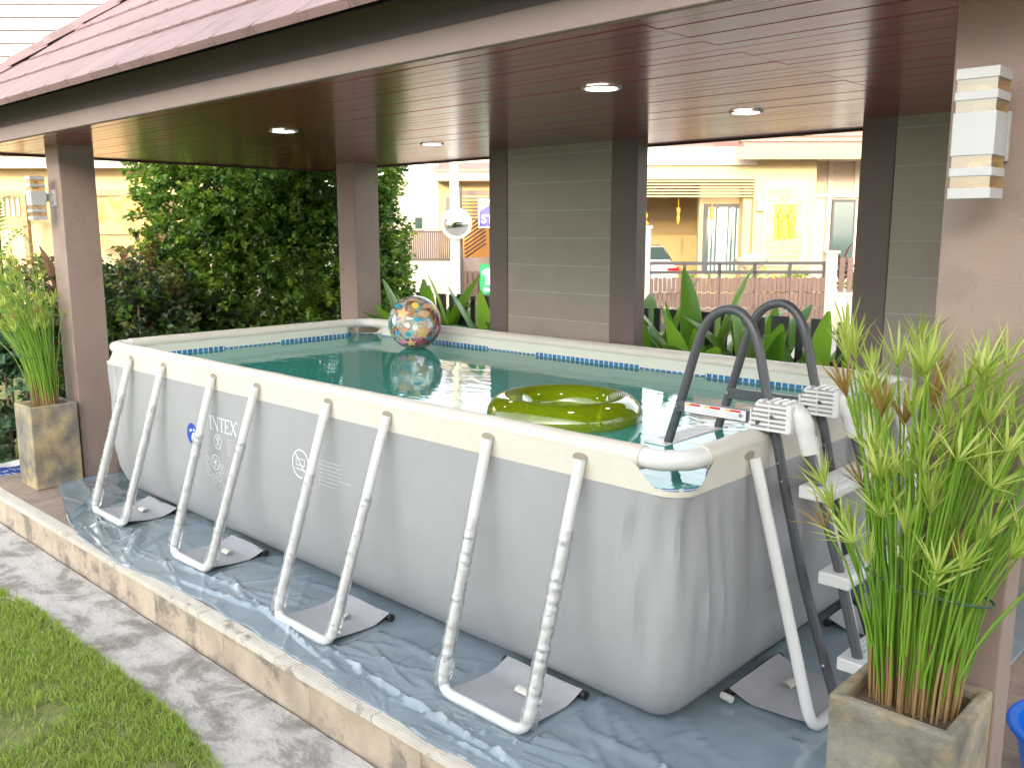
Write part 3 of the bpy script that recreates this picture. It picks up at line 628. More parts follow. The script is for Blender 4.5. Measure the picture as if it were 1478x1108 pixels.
# ================================================================== FLOATING THINGS
def ball_mat():
    m, t, p, out = nodes('printed_clear_vinyl'); L = t.links.new; t.nodes.remove(p)
    tc = t.nodes.new('ShaderNodeTexCoord'); vo = t.nodes.new('ShaderNodeTexNoise'); vo.inputs['Scale'].default_value = 15; vo.inputs['Detail'].default_value = 2; vo.inputs['Distortion'].default_value = 1.5; L(tc.outputs['Object'], vo.inputs['Vector'])
    n2 = t.nodes.new('ShaderNodeTexNoise'); n2.inputs['Scale'].default_value = 9; n2.inputs['Distortion'].default_value = .8; mp = t.nodes.new('ShaderNodeMapping'); mp.inputs['Location'].default_value = (3, 7, 1); L(tc.outputs['Object'], mp.inputs[0]); L(mp.outputs[0], n2.inputs['Vector'])
    cr = t.nodes.new('ShaderNodeValToRGB'); cr.color_ramp.interpolation = 'CONSTANT'; e = cr.color_ramp.elements
    e[0].position = 0; e[0].color = (.8, .2, .42, 1); e[1].position = .66; e[1].color = (.2, .5, .68, 1)
    for pos, c in ((.38, (.75, .42, .2, 1)), (.45, (.35, .66, .66, 1)), (.51, (.80, .79, .74, 1)), (.60, (.82, .62, .25, 1)), (.63, (.25, .55, .48, 1))): x = e.new(pos); x.color = c
    L(n2.outputs[0], cr.inputs[0])
    mk = t.nodes.new('ShaderNodeMapRange'); mk.inputs[1].default_value = .44; mk.inputs[2].default_value = .50; mk.inputs[3].default_value = .25; mk.inputs[4].default_value = .52; L(vo.outputs[0], mk.inputs[0])
    tr = t.nodes.new('ShaderNodeBsdfTransparent'); tr.inputs[0].default_value = (.93, .93, .93, 1); df = t.nodes.new('ShaderNodeBsdfDiffuse'); L(cr.outputs[0], df.inputs[0])
    a = t.nodes.new('ShaderNodeMixShader'); L(mk.outputs[0], a.inputs[0]); L(tr.outputs[0], a.inputs[1]); L(df.outputs[0], a.inputs[2])
    gl = t.nodes.new('ShaderNodeBsdfGlossy'); gl.inputs['Roughness'].default_value = .06; fr = t.nodes.new('ShaderNodeFresnel'); fr.inputs[0].default_value = 1.5
    x = t.nodes.new('ShaderNodeMixShader'); L(fr.outputs[0], x.inputs[0]); L(a.outputs[0], x.inputs[1]); L(gl.outputs[0], x.inputs[2]); L(x.outputs[0], out.inputs[0]); return m
BR = .177; BC = Vector((-3.11, 1.62, .842+BR-.008))
ball = thing('beach_ball', 'clear inflatable beach ball printed with stars floating at the back of pool', 'beach ball', BC)
MB().lathe([(BR*math.sin(math.pi*k/24), -BR*math.cos(math.pi*k/24)) for k in range(25)], 40, caps=False).build('shell', ball_mat(), ball, 80)
def on_ball(d, up, s2, r):            # a star or blob laid on the shell facing d
    d = d.normalized(); a = d.cross(up).normalized(); c = a.cross(d); pts = []
    for x, y in s2: q = d*BR+a*x+c*y; pts.append(q.normalized()*r)
    return pts
toC = (CP-BC).normalized(); rt = toC.cross(ZZ).normalized(); upv = rt.cross(toC)
def star(sz, rot=0): return [((sz if k % 2 == 0 else sz*.45)*math.cos(rot+math.pi/2+k*math.pi/5), (sz if k % 2 == 0 else sz*.45)*math.sin(rot+math.pi/2+k*math.pi/5)) for k in range(10)]
def decal(name, dx, dy, s2, mat, k):
    d = (toC*math.sqrt(max(.05, 1-dx*dx-dy*dy))-rt*(-dx)+upv*dy); b = MB(); P3 = on_ball(d, upv, s2, BR+.001+.0006*k); c = d.normalized()*(BR+.0012+.0006*k)
    n = b.add(P3); ci = b.add([c])
    for i in range(len(P3)): b.face((n+i, n+(i+1) % len(P3), ci))
    b.build(name, mat, ball)
m_star = M('print_star_yellow', (.75, .55, .22), .35); m_star2 = M('print_star_edge', (.72, .22, .33), .35); m_pink = M('print_pink', (.78, .25, .48), .35); m_aqua = M('print_blue', (.02, .33, .58), .35); m_sun = M('print_yellow', (.85, .62, .08), .35); m_or = M('print_orange', (.72, .45, .26), .35)
def blob(rx, ry, n=12, j=.25, sd=0):
    r = random.Random(sd); return [((1+r.uniform(-j, j))*rx*math.cos(2*math.pi*k/n), (1+r.uniform(-j, j))*ry*math.sin(2*math.pi*k/n)) for k in range(n)]
for dx, dy, s_, r_ in ((.46, .33, .05, .2), (-.28, -.36, .055, .1), (-.7, .55, .045, .5), (.15, -.75, .04, 0)):
    decal('star_print', dx, dy, star(s_*1.22, r_), m_star2, 0); decal('star_print', dx, dy, star(s_, r_), m_star, 1)
decal('sun_print', -.02, .62, blob(.024, .026, 14, .08, 1), m_sun, 0)
for dx, dy, rx, ry, mm, sd_ in ((-.92, .1, .016, .07, m_pink, 2), (-.8, -.25, .02, .03, m_pink, 3), (-.45, .6, .04, .02, m_or, 4), (-.35, .3, .035, .022, m_or, 5), (.08, .82, .05, .014, m_or, 6), (.62, -.38, .02, .014, m_aqua, 7), (.25, -.42, .022, .016, m_aqua, 8), (-.1, .1, .03, .012, m_aqua, 9), (.0, -.2, .018, .02, m_print, 10), (.28, -.1, .022, .016, m_print, 11), (.75, .1, .02, .03, m_print, 12), (-.55, -.08, .02, .022, m_print, 13), (.45, -.72, .04, .016, m_pink, 14), (-.5, -.6, .02, .014, m_aqua, 15), (.6, .62, .03, .012, m_aqua, 16)):
    decal('fish_print', dx, dy, blob(rx, ry, 12, .28, sd_), mm, 0)
ring = thing('swim_ring', 'transparent lime green inflatable swim ring floating near the ladder', 'swim ring', (-.955, .60, .858))
m_lime = FILM('lime_vinyl', (.62, .74, .03), .05, .06, (.40, .50, .01), .34)
RT, rt_ = .238, .088
rb = MB(); nR, nr = 64, 20
for i in range(nR):
    a = 2*math.pi*i/nR
    for j in range(nr):
        t = 2*math.pi*j/nr; rr_ = rt_*(1-.03*abs(math.sin(a*14))*(math.cos(t) < 0)); rb.v.append(((RT+rr_*math.cos(t))*math.cos(a), (RT+rr_*math.cos(t))*math.sin(a), .92*rr_*math.sin(t)))
for i in range(nR):
    for j in range(nr): rb.face((i*nr+j, ((i+1) % nR)*nr+j, ((i+1) % nR)*nr+(j+1) % nr, i*nr+(j+1) % nr))
rb.build('tube', m_lime, ring, 80)
lb = MB()
for k in range(9):
    a0 = .50+.0*k; r_ = RT-.045+.009*k
    lb.tube([(r_*math.cos(a), r_*math.sin(a), .92*math.sqrt(max(0, rt_**2-(r_-RT)**2))+.002) for a in [a0+.05*i for i in range(9)]], .0014, 4)
lb.build('printed_lines', m_print, ring)
MB().lathe([(.012, 0), (.012, .016), (.008, .018)], 10, (RT*math.cos(4.3), RT*math.sin(4.3))).build('valve', m_lime, ring, loc=(0, 0, .078))

# ================================================================== GROUND TARPAULIN
def tarp_mat():
    m = M('blue_grey_sheet', (.21, .27, .31), .16, .15, 3, 0, spec=.9); t = m.node_tree; p = t.nodes['Principled BSDF']; L = t.links.new
    tc = t.nodes.new('ShaderNodeTexCoord'); n1 = t.nodes.new('ShaderNodeTexNoise'); n1.inputs['Scale'].default_value = 7; n1.inputs['Detail'].default_value = 6; n1.inputs['Distortion'].default_value = .8; L(tc.outputs['Object'], n1.inputs['Vector'])
    bp = t.nodes.new('ShaderNodeBump'); bp.inputs['Strength'].default_value = .22; bp.inputs['Distance'].default_value = .012; L(n1.outputs[0], bp.inputs['Height']); L(bp.outputs[0], p.inputs['Normal'])
    p.inputs['Coat Weight'].default_value = .8; p.inputs['Coat Roughness'].default_value = .07; return m
FE = [(-4.55, -.16), (-4.50, -.20), (-4.12, -.31), (-3.78, -.42), (-3.44, -.49), (-3.18, -.505), (-2.78, -.512), (-2.62, -.49), (-2.5, -.47), (-2.15, -.455), (-1.6, -.465), (-1.27, -.475), (-.9, -.492), (-.6, -.497), (.1, -.50), (.62, -.47)]
creases = [((-4.3, -.1), (-3.2, -.45), .024, .04), ((-3.95, -.2), (-3.7, -.46), .035, .05), ((-3.3, -.2), (-2.9, -.44), .03, .045), ((-3.15, -.02), (-2.95, -.42), .022, .03), ((-2.75, -.34), (-1.9, -.26), .016, .018), ((-2.5, -.42), (-1.75, -.33), .018, .02), ((-2.3, -.22), (-1.9, -.36), .014, .02), ((-2.05, -.3), (-1.15, -.43), .02, .02), ((-1.35, -.35), (-.1, -.43), .022, .018), ((-1.25, -.22), (-.85, -.33), .014, .018), ((-1.2, -.1), (-.75, -.14), .012, .014),
           ((-.33, -.12), (.55, -.1), .016, .016), ((-.3, -.3), (.5, -.22), .014, .02), ((-.38, -.42), (.2, -.30), .02, .025), ((-.1, -.44), (.45, -.36), .022, .02), ((.3, -.38), (.55, .1), .03, .03), ((.2, .3), (.5, .2), .012, .02), ((-.8, -.44), (-.3, -.30), .012, .015), ((-.15, -.2), (.3, -.46), .012, .012)]
cr_ = random.Random(17)
creases = [(a, c, h*1.15, w_*.62) for a, c, h, w_ in creases]
for _ in range(54):
    cx_, cy_ = cr_.uniform(-4.2, .5), cr_.uniform(-.46, .12); an = cr_.gauss(0, .45)-.2; ln = cr_.uniform(.16, .5)
    creases.append(((cx_-ln*math.cos(an), cy_-ln*math.sin(an)), (cx_+ln*math.cos(an), cy_+ln*math.sin(an)), cr_.uniform(.004, .011), cr_.uniform(.006, .011)))
for _ in range(34):
    cx_, cy_ = cr_.uniform(-1.1, .55), cr_.uniform(-.47, .15); an = cr_.gauss(0, .7); ln = cr_.uniform(.08, .3)
    creases.append(((cx_-ln*math.cos(an), cy_-ln*math.sin(an)), (cx_+ln*math.cos(an), cy_+ln*math.sin(an)), cr_.uniform(.004, .012), cr_.uniform(.006, .012)))
def tarp_z(x, y):
    z = .006+.005*(noise.noise((x*2.2, y*3, 0))+.4)+.004*abs(noise.noise((x*6, y*7, 3)))
    for (ax, ay), (bx, by), h, w_ in creases:
        dx, dy = bx-ax, by-ay; L2 = dx*dx+dy*dy; t = ((x-ax)*dx+(y-ay)*dy)/L2
        tt = max(0, min(1, t)); wob = .012*noise.noise((x*4, ax, ay)); d = math.hypot(x-ax-tt*dx, y-ay-tt*dy+wob); z += h*.9*(.45*math.exp(-(d/w_)**2)+.55*max(0, 1-d/(1.3*w_)))*(1-.7*abs(2*tt-1)**2)
    z += .006*max(0, 1-abs(noise.noise((x*1.3+y*1.0, y*4-x*.5, 7)))*14)
    left = max(0, (-3.0-x)/1.5); z += .02*left*max(0, noise.noise((x*3.2, y*5, 9))+.25)
    return z
def tarp_fn(s, t):
    x = -4.55+5.17*s; ye = interp(FE, x)+.012*noise.noise((x*6, 0, 5)); yb = 2.3 if x > -4.46 else .35
    y = ye+(yb-ye)*(t**1.9); z = tarp_z(x, y) if y < .7 or x > -.1 else .004
    if t < .03: z = max(.003, z*.35)
    if (-.06 < x < .33 and .33 < y < 1.6) or (y > -.30 and any(FTX[2*k]-.02 < x < FTX[2*k+1]+.02 for k in range(4)) and x < -.2): z = min(z, .007)
    return (x, y, z)
tarp = MB().grid(620, 120, tarp_fn).build('ground_tarpaulin', tarp_mat(), None, 70)
so_ = tarp.modifiers.new('thick', 'SOLIDIFY'); so_.thickness = .0012
tag(tarp, 'creased shiny blue-grey plastic sheet spread under the pool', 'tarpaulin')

# ================================================================== POTS AND PAPYRUS
def planter(x, y, h, hw, label, taper=0.0):
    t = thing('cement_planter', label, 'planter', (x, y, 0)); b = MB(); prof = [(hw-taper, 0), (hw, h), (hw-.028, h), (hw-.03, h-.06)]
    rings = []
    for r, z in prof: rings.append(b.add([(sx*r, sy*r, z) for sx, sy in ((-1, -1), (1, -1), (1, 1), (-1, 1))]))
    for a, c in zip(rings, rings[1:]):
        for i in range(4): j = (i+1) % 4; b.face((a+i, a+j, c+j, c+i))
    b.face((3, 2, 1, 0)); o = b.build('pot_body', m_concrete_pot, t, bevel=.008)
    n_ = hw-.029; MB().grid(18, 18, lambda s, q: (-n_+2*n_*s, -n_+2*n_*q, h-.032+.014*noise.noise((s*5, q*5, x))+.006*noise.noise((s*18, q*18, x)))).build('soil', m_soil, t, 60)
    return t
planter(-4.635, -.185, .53, .143, 'weathered cement planter at the corner of the step beside the sack', .0)
planter(.765, -.172, .55, .139, 'weathered cement planter in front of the lamp column by the pool ladder', .004)
m_stalk = LEAF('papyrus_stalk', (.12, .27, .02), (.25, .42, .05), .4, .15)
m_stalk_dry = LEAF('papyrus_dry_base', (.24, .14, .06), (.36, .24, .10), .6, .1)
m_pleaf = LEAF('papyrus_leaf', (.27, .40, .06), (.58, .63, .20), .4, .45)
m_pbrown = LEAF('papyrus_brown_leaf', (.30, .20, .06), (.42, .28, .10), .5, .35)
def papyrus(name, label, base, n, hr, spread, lean, leafn, leafl, leafw, seed, rad=.075, tie=None, drooping=.25):
    r = random.Random(seed); t = thing(name, label, 'papyrus', base)
    for k in range(n):
        a = r.uniform(0, 6.283); q = math.sqrt(r.random()); bx, by = rad*q*math.cos(a)*1.25, rad*q*math.sin(a)*.8
        h = r.uniform(*hr); sp = spread*(.15+q*r.uniform(.5, 1.1)); tx, ty = bx+math.cos(a)*sp+lean[0]*h, by+math.sin(a)*sp+lean[1]*h
        if tie: f_ = tie/h
        pts = []
        for i in range(7):
            s = i/6; e = s**2.6*.8+s*.2; pts.append(Vector((bx+(tx-bx)*e+r.uniform(-.006, .006)*(i > 1), by+(ty-by)*e+r.uniform(-.006, .006)*(i > 1), -.03+(h+.03)*s)))
        dry = r.uniform(.12, .29); k_ = pts[0].lerp(pts[1], min(1, dry*6)) if dry < 1/6 else pts[1].lerp(pts[2], dry*6-1)
        i_ = 1 if dry < 1/6 else 2; lo = pts[:i_]+[k_]; hi = [k_]+pts[i_:]
        b = MB(); b.mi = 1; b.tube(lo, .0034, 5, caps=False); b.mi = 0; b.tube(hi, [.0034-.001*q_/(len(hi)-1) for q_ in range(len(hi))], 5, caps=False)
        st = b.build('stalk', [m_stalk, m_stalk_dry], t)
        tip = pts[-1]; dirn = (pts[-1]-pts[-3]).normalized(); side = dirn.cross(Vector((math.cos(a+1), math.sin(a+1), .2))).normalized(); s2 = dirn.cross(side)
        lb = MB(); m_ = leafn+r.randint(-2, 3); op = r.uniform(.32, .85)
        for i in range(m_):
            az = 6.283*i/m_+r.uniform(-.25, .25); el = op*r.uniform(.55, 1.2); ln = leafl*r.uniform(.65, 1.15); wd = leafw*r.uniform(.7, 1.2)
            rad_ = side*math.cos(az)+s2*math.sin(az); d1 = dirn*math.cos(el)+rad_*math.sin(el); w_ = d1.cross(dirn).normalized() if d1.cross(dirn).length > .01 else side
            p = tip.copy(); prev = None; dd = d1.copy()
            for j in range(4):
                ww = wd*(.55, 1, .8, .03)[j]; ridge = dd.cross(w_).normalized()*ww*.45
                row = lb.add([p-w_*ww, p+ridge*-1, p+w_*ww])
                if prev is not None: lb.face((prev, prev+1, row+1, row)); lb.face((prev+1, prev+2, row+2, row+1))
                prev = row; dd = (dd+Vector((0, 0, -1))*drooping*(.25+.3*j)*r.uniform(.3, 1)).normalized(); p = p+dd*ln/3
        lb.build('leaf_whorl', m_pbrown if r.random() < .11 else m_pleaf, st)
    if tie:
        pts = []
        for k in range(28):
            a = 6.283*k/28; pts.append((lean[0]*tie+(rad*1.5+.012)*math.cos(a)*1.05, lean[1]*tie+(rad*.95+.012)*math.sin(a), tie+.016*math.cos(a+2.2)))
        MB().tube(pts, .0026, 6, closed=True).build('tie_string', M('dark_green_string', (.03, .07, .05), .5), t, 60)
    return t
papyrus('papyrus_plant', 'tall papyrus with star-shaped leaf tufts in the planter by the ladder', (.765, -.172, .512), 150, (.34, .84), .15, (.05, .04), 11, .105, .0033, 5, .080, .30, .16)
papyrus('papyrus_plant', 'feathery papyrus leaning over the step in the planter beside the sack', (-4.635, -.185, .492), 120, (.50, .98), .15, (-.22, -.14), 15, .085, .0022, 9, .085, .34, .55)

# ================================================================== SMALL THINGS BY THE STEP
sack = thing('cement_sack', 'white woven sack with a blue printed panel lying behind the planter', 'sack', (-5.42, -.12, -.178))
def sack_fn(s, t):
    a, c = (s-.5)*2, (t-.5)*2; e = max(0, (1-abs(a)**4)*(1-abs(c)**4)); return (a*.26, c*.38, .155*e**.55+.018*noise.noise((s*5, t*6, 1))*e)
so2 = MB().grid(26, 34, sack_fn).build('bag', M('woven_plastic', (.68, .67, .66), .6, .08, 12, .3, 200), sack, 70)
def sk(s, t, up=.003): p = sack_fn(s, t); return (p[0], p[1], p[2]+up)
MB().grid(8, 14, lambda s, t: sk(.60+.32*s, .12+.62*t)).build('blue_panel', M('panel_navy', (.02, .05, .22), .5, .1), sack, 70)
r = random.Random(4); tb = MB()
for i in range(3):
    for j in range(9):
        if r.random() < .9:
            for k in range(2): s0, t0 = .64+.09*i+r.uniform(0, .05), .16+.06*j+.025*k; tb.quad(sk(s0, t0, .006), sk(s0+.012, t0, .006), sk(s0+.03, t0+.02, .006), sk(s0+.018, t0+.02, .006))
tb.build('panel_lettering', m_print, sack)
blue = thing('blue_basin', 'bright blue plastic basin on the floor behind the lamp column', 'basin', (1.0, .62, 0))
MB().lathe([(.12, 0), (.15, .01), (.19, .18), (.205, .185), (.205, .195), (.18, .19), (.14, .02), (.0, .018)], 32, caps=False).build('bowl', M('blue_plastic', (.005, .14, .62), .3, .04), blue, 50)
MB().tube([(.205*math.cos(a), .205*math.sin(a), .19) for a in [6.283*k/32 for k in range(32)]], .007, 6, closed=True).build('rim', M('blue_plastic_rim', (.005, .10, .5), .3), blue, 60)
# ================================================================== PLANTS AROUND
def leaf_cloud(b, pts_fn, n, size, r, droop=.3, aspect=.42, out=None):
    for _ in range(n):
        p, nrm = pts_fn()
        d = (nrm*r.uniform(.2, 1)+Vector((r.uniform(-1, 1), r.uniform(-1, 1), r.uniform(-.9, .5)))*.9).normalized()
        w_ = d.cross(Vector((r.uniform(-1, 1), r.uniform(-1, 1), 1))).normalized(); l = size*r.uniform(.6, 1.3); ww = l*aspect
        up = w_.cross(d)*l*.12; q = b.add((p, p+d*l*.5+w_*ww+up, p+d*l+Vector((0, 0, -droop*l*.4)), p+d*l*.5-w_*ww+up)); b.face((q, q+1, q+2)); b.face((q, q+2, q+3))
def clump_tree(name, label, cat, base, blobs, nleaf, size, mats, seed, trunk=None, group=None, aspect=.42, twigs=0):
    """blobs: (centre offset, radii). Leaves sit in many small sprays over the uneven outside of the blobs."""
    r = random.Random(seed); t = thing(name, label, cat, base, 0, group)
    if trunk:
        b = MB()
        for pts, rad in trunk: b.tube(pts, [rad*(1-.75*i/(len(pts)-1)) for i in range(len(pts))], 8)
        b.build('trunk', M('bark', (.16, .12, .09), .9, .3, 15, .6, 40), t, 60)
    vol = [rx*ry+ry*rz+rx*rz for _, (rx, ry, rz) in blobs]; sv = sum(vol)
    sprays = []
    for (c, (rx, ry, rz)), v_ in zip(blobs, vol):
        for _ in range(int(nleaf/16*v_/sv)):
            d = Vector((r.gauss(0, 1), r.gauss(0, 1), r.gauss(0, 1))).normalized(); k = r.uniform(.45, 1.0)**.6*1.02*(1+.22*noise.noise(d*2.3+Vector((seed, c[0], c[2])))) + (.08 if r.random() < .12 else 0)
            sprays.append((Vector(c)+Vector((d.x*rx, d.y*ry, d.z*rz))*k, Vector((d.x/rx, d.y/ry, d.z/rz)).normalized(), k))
    bs = [MB() for _ in mats]
    for p, nrm, k in sprays:
        mi = 0 if r.random() < .45 else r.randrange(len(mats)); ax = (nrm+Vector((r.uniform(-.6, .6), r.uniform(-.6, .6), r.uniform(-.2, .7)))).normalized()
        def fn(): q = r.random(); return p+ax*(q-.5)*size*2.6+Vector((r.uniform(-1, 1), r.uniform(-1, 1), r.uniform(-1, 1)))*size*.55, ax
        leaf_cloud(bs[mi], fn, 16, size, r, .3, aspect)
        if twigs and r.random() < twigs: bs[mi].tube([p-ax*size*2, p+ax*size], .003, 4)
    for b, m in zip(bs, mats):
        if b.f: b.build('crown', m, t)
    return t
m_fic1 = LEAF('hedge_leaf', (.07, .15, .024), (.17, .30, .05), .34, .38)
m_fic2 = LEAF('hedge_leaf_light', (.17, .30, .035), (.36, .46, .08), .34, .45)
m_fic3 = LEAF('hedge_leaf_dark', (.025, .06, .018), (.06, .12, .03), .4, .2)
hb = W(-2.25, 8.9, -.2)
clump_tree('ficus_hedge', 'tall dense green hedge of small leaves behind the pool corner', 'hedge', hb,
           [((-.62, -.55, 1.9), (.62, .6, 1.35)), ((-.2, -.2, 1.2), (.85, .75, 1.3)), ((-.25, -.25, 2.5), (.85, .75, 1.0)), ((.38, .38, 1.3), (.72, .72, 1.4)), ((.36, .36, 2.6), (.70, .70, .95)), ((-.8, -.7, .7), (.7, .6, .8)), ((.68, .62, 1.0), (.38, .38, .9))],
           104000, .052, [m_fic1, m_fic2, m_fic3], 3, [([(-.4, -.3, -.05), (-.35, -.2, .8), (-.5, -.3, 1.8)], .06), ([(.3, .3, -.05), (.35, .3, .9), (.5, .4, 2.0)], .07), ([(-.35, -.2, .8), (0, 0, 1.6), (0, 0, 2.4)], .045)])
# low shrubs left of the hedge
m_olive = LEAF('olive_leaf', (.10, .12, .035), (.21, .21, .07), .5, .3); m_red = LEAF('reddish_leaf', (.13, .05, .03), (.22, .09, .05), .5, .3)
m_teal = LEAF('bluegreen_leaf', (.05, .12, .07), (.13, .24, .13), .5, .3); m_dk = LEAF('dark_shrub_leaf', (.02, .045, .02), (.06, .10, .035), .45, .25)
clump_tree('garden_shrub', 'dark low shrub under the left edge of the tall hedge', 'shrub', W(-3.75, 8.2, -.2), [((0, 0, .75), (.6, .6, .75)), ((.5, .5, .7), (.5, .5, .7)), ((.1, .1, 1.15), (.4, .4, .3))], 6500, .06, [m_dk, m_fic1, m_red], 11, [([(0, 0, 0), (.05, 0, .5), (.1, .05, 1.0)], .03), ([(.4, .4, 0), (.45, .5, .6), (.5, .5, 1.0)], .03)])
clump_tree('garden_shrub', 'olive and reddish shrub growing below the orange tarpaulin', 'shrub', W(-4.25, 8.5, -.2), [((0, 0, 1.15), (.55, .5, .42)), ((.7, .5, 1.2), (.5, .45, .38)), ((.2, .2, .6), (.6, .5, .6))], 5200, .075, [m_olive, m_red, m_dk], 12, [([(0, 0, 0), (0, .05, .6), (.05, 0, 1.2)], .025), ([(.6, .4, 0), (.62, .45, .6), (.7, .5, 1.3)], .025)], aspect=.3)
clump_tree('garden_shrub', 'blue-green leafy shrub on the grass behind the leaning papyrus', 'shrub', W(-3.85, 6.75, -.2), [((0, 0, .55), (.32, .38, .55)), ((-.2, -.25, .45), (.3, .3, .4)), ((.0, .05, 1.1), (.3, .3, .3))], 3000, .062, [m_teal, m_dk], 13, [([(0, 0, 0), (.02, 0, .5), (0, 0, 1.0)], .02)], aspect=.5)
clump_tree('garden_shrub', 'dark shrub standing just behind the left lamp column', 'shrub', W(-3.15, 7.6, -.2), [((0, 0, .8), (.45, .45, .85)), ((-.45, -.4, .7), (.4, .4, .7))], 5000, .06, [m_dk, m_olive, m_fic1], 14, [([(0, 0, 0), (.0, 0, .6), (.0, 0, 1.2)], .025)])
# fern fronds and a bronze-leaved cordyline left of the column
def strap_leaf(b, base, az, el, ln, wd, droop, seg=7, fold=.35, tipw=.05):
    d = Vector((math.cos(az)*math.cos(el), math.sin(az)*math.cos(el), math.sin(el))); w_ = Vector((-math.sin(az), math.cos(az), 0)); p = Vector(base); prev = None
    for j in range(seg+1):
        s = j/seg; ww = wd*max(tipw, math.sin(math.pi*min(1, .12+s*.86))**.7); nr = d.cross(w_).normalized()
        row = b.add((p-w_*ww-nr*ww*fold, p, p+w_*ww-nr*ww*fold))
        if prev is not None: b.face((prev, prev+1, row+1, row)); b.face((prev+1, prev+2, row+2, row+1))
        prev = row; p = p+d*ln/seg; d = (d+Vector((0, 0, -1))*droop/seg*(.4+1.4*s)).normalized()
fern = thing('garden_fern', 'pale green ferny plant in front of the neighbouring cream wall', 'fern', W(-4.75, 8.4, -.2))
m_fern = LEAF('fern_leaf', (.12, .22, .07), (.25, .36, .15), .5, .4); r = random.Random(21)
MB().tube([(0, 0, 0), (.03, 0, 1.0), (0, .02, 1.9)], .025, 8).build('trunk', M('fern_stem', (.15, .14, .06), .8), fern, 60)
for k in range(16):
    b = MB(); az = r.uniform(0, 6.28); el = r.uniform(.1, 1.1); p = Vector((0, 0, r.uniform(1.2, 1.95))); d = Vector((math.cos(az)*math.cos(el), math.sin(az)*math.cos(el), math.sin(el)))
    for i in range(14):
        s = i/13; p = p+d*.045; d = (d+Vector((0, 0, -.075))).normalized(); sd_ = Vector((-math.sin(az), math.cos(az), 0))
        for sg in (-1, 1): q = p+sd_*sg*.11*(1-s*.8)+d*.04; n = b.add((p, p+d*.016, q, p-d*.016)); b.face((n, n+1, n+2)); b.face((n, n+2, n+3))
    b.build('frond', m_fern, fern)
def cordyline(label, base, n, h, ln, wd, mats, seed, name='cordyline'):
    t = thing(name, label, 'plant', base); r = random.Random(seed)
    MB().tube([(0, 0, 0), (.02, .01, h*.5), (0, 0, h)], .02, 8).build('stem', M('plant_stem', (.17, .13, .08), .8), t, 60)
    for k in range(n):
        b = MB(); strap_leaf(b, (0, 0, h*r.uniform(.55, 1)), r.uniform(0, 6.28), r.uniform(.1, 1.35), ln*r.uniform(.7, 1.15), wd*r.uniform(.8, 1.2), r.uniform(.8, 2.2)); b.build('leaf', r.choice(mats), t, 60)
    return t
m_bronze = LEAF('bronze_leaf', (.13, .06, .045), (.24, .12, .08), .5, .3); m_yg = LEAF('yellow_green_leaf', (.20, .30, .05), (.38, .46, .12), .5, .4)
cordyline('bronze-leaved cordyline between the fern and the left lamp column', W(-3.98, 8.0, -.2), 22, 1.25, .5, .05, [m_bronze], 31)
cordyline('spiky yellow-green dracaena behind the leaning papyrus', W(-4.0, 7.3, -.2), 26, 1.15, .45, .022, [m_yg], 32, 'dracaena')
# broad-leaved lilies in the bed behind the pool
m_lily = LEAF('lily_leaf', (.09, .22, .025), (.21, .36, .05), .32, .4)
def lily(x, y, n, h, seed, label, wd=.042, el0=.75):
    t = thing('crinum_lily', label, 'lily', (x, y, -.2), 0, 'broad-leaved lilies behind the pool'); r = random.Random(seed)
    MB().lathe([(.05, 0), (.06, .1), (.05, .6), (.03, .85)], 10).build('stem', M('lily_stem', (.14, .2, .07), .6), t, 60)
    for k in range(n+12):
        b = MB(); az = 6.283*k/(n+12)+r.uniform(-.4, .4); strap_leaf(b, (.02*math.cos(az), .02*math.sin(az), r.uniform(.55, .85)), az, r.uniform(el0-.2, 1.4), h*r.uniform(.75, 1.15), wd*r.uniform(.85, 1.25), r.uniform(.3, 1.3), 9, .3, .03); b.build('leaf', m_lily, t, 60)
for i, (x, y, n, h, lb_) in enumerate(((-2.02, 2.72, 11, .72, 'broad-leaved lily beside the right edge of the middle screen column'), (-1.60, 2.70, 12, .80, 'tall broad-leaved lily in front of the brown street gate, next to the middle screen'), (-1.22, 2.74, 11, .70, 'broad-leaved lily seen between the ladder hoops and the middle screen'),
                                 (-.88, 2.70, 10, .62, 'broad-leaved lily behind the ladder hoops'), (-.60, 2.73, 8, .5, 'low broad-leaved lily at the foot of the dark column by the ladder'),
                                 (-4.25, 2.72, 9, .85, 'upright broad-leaved lily between the hedge and the beach ball'), (-3.85, 2.70, 11, .62, 'spreading broad-leaved lily behind the beach ball'), (-3.45, 2.72, 11, .60, 'broad-leaved lily below the round street mirror'), (-3.10, 2.74, 9, .58, 'broad-leaved lily at the left foot of the middle screen'))):
    lily(x, y, n, h, 50+i, lb_, .080 if i > 4 else .070, .35 if i in (6, 7, 8) else .65)
# dark picket fence behind the bed
fence = thing('picket_fence', 'low dark picket fence behind the lilies at the edge of the plot', 'fence', (-2, 2.93, -.2))
m_picket = M('dark_fence_paint', (.055, .052, .055), .6, .12, 9, .2, 60, rand=.1)
pk = {w_: MB().box(-w_/2, w_/2, -.009, .009, .04, 1.28).mesh('picket', m_picket) for w_ in (.115, .048)}
x = -4.6; i = 0
while x < 3.2:
    w_ = .115 if i % 2 == 0 else .048; link('picket', pk[w_], fence, .003, (x+2+w_/2, -.02, rnd.uniform(-.008, .008))); x += w_+.048; i += 1
for z in (.25, .98): MB().box(-2.7, 5.3, -.008, .028, z, z+.05).build('rail', m_picket, fence)

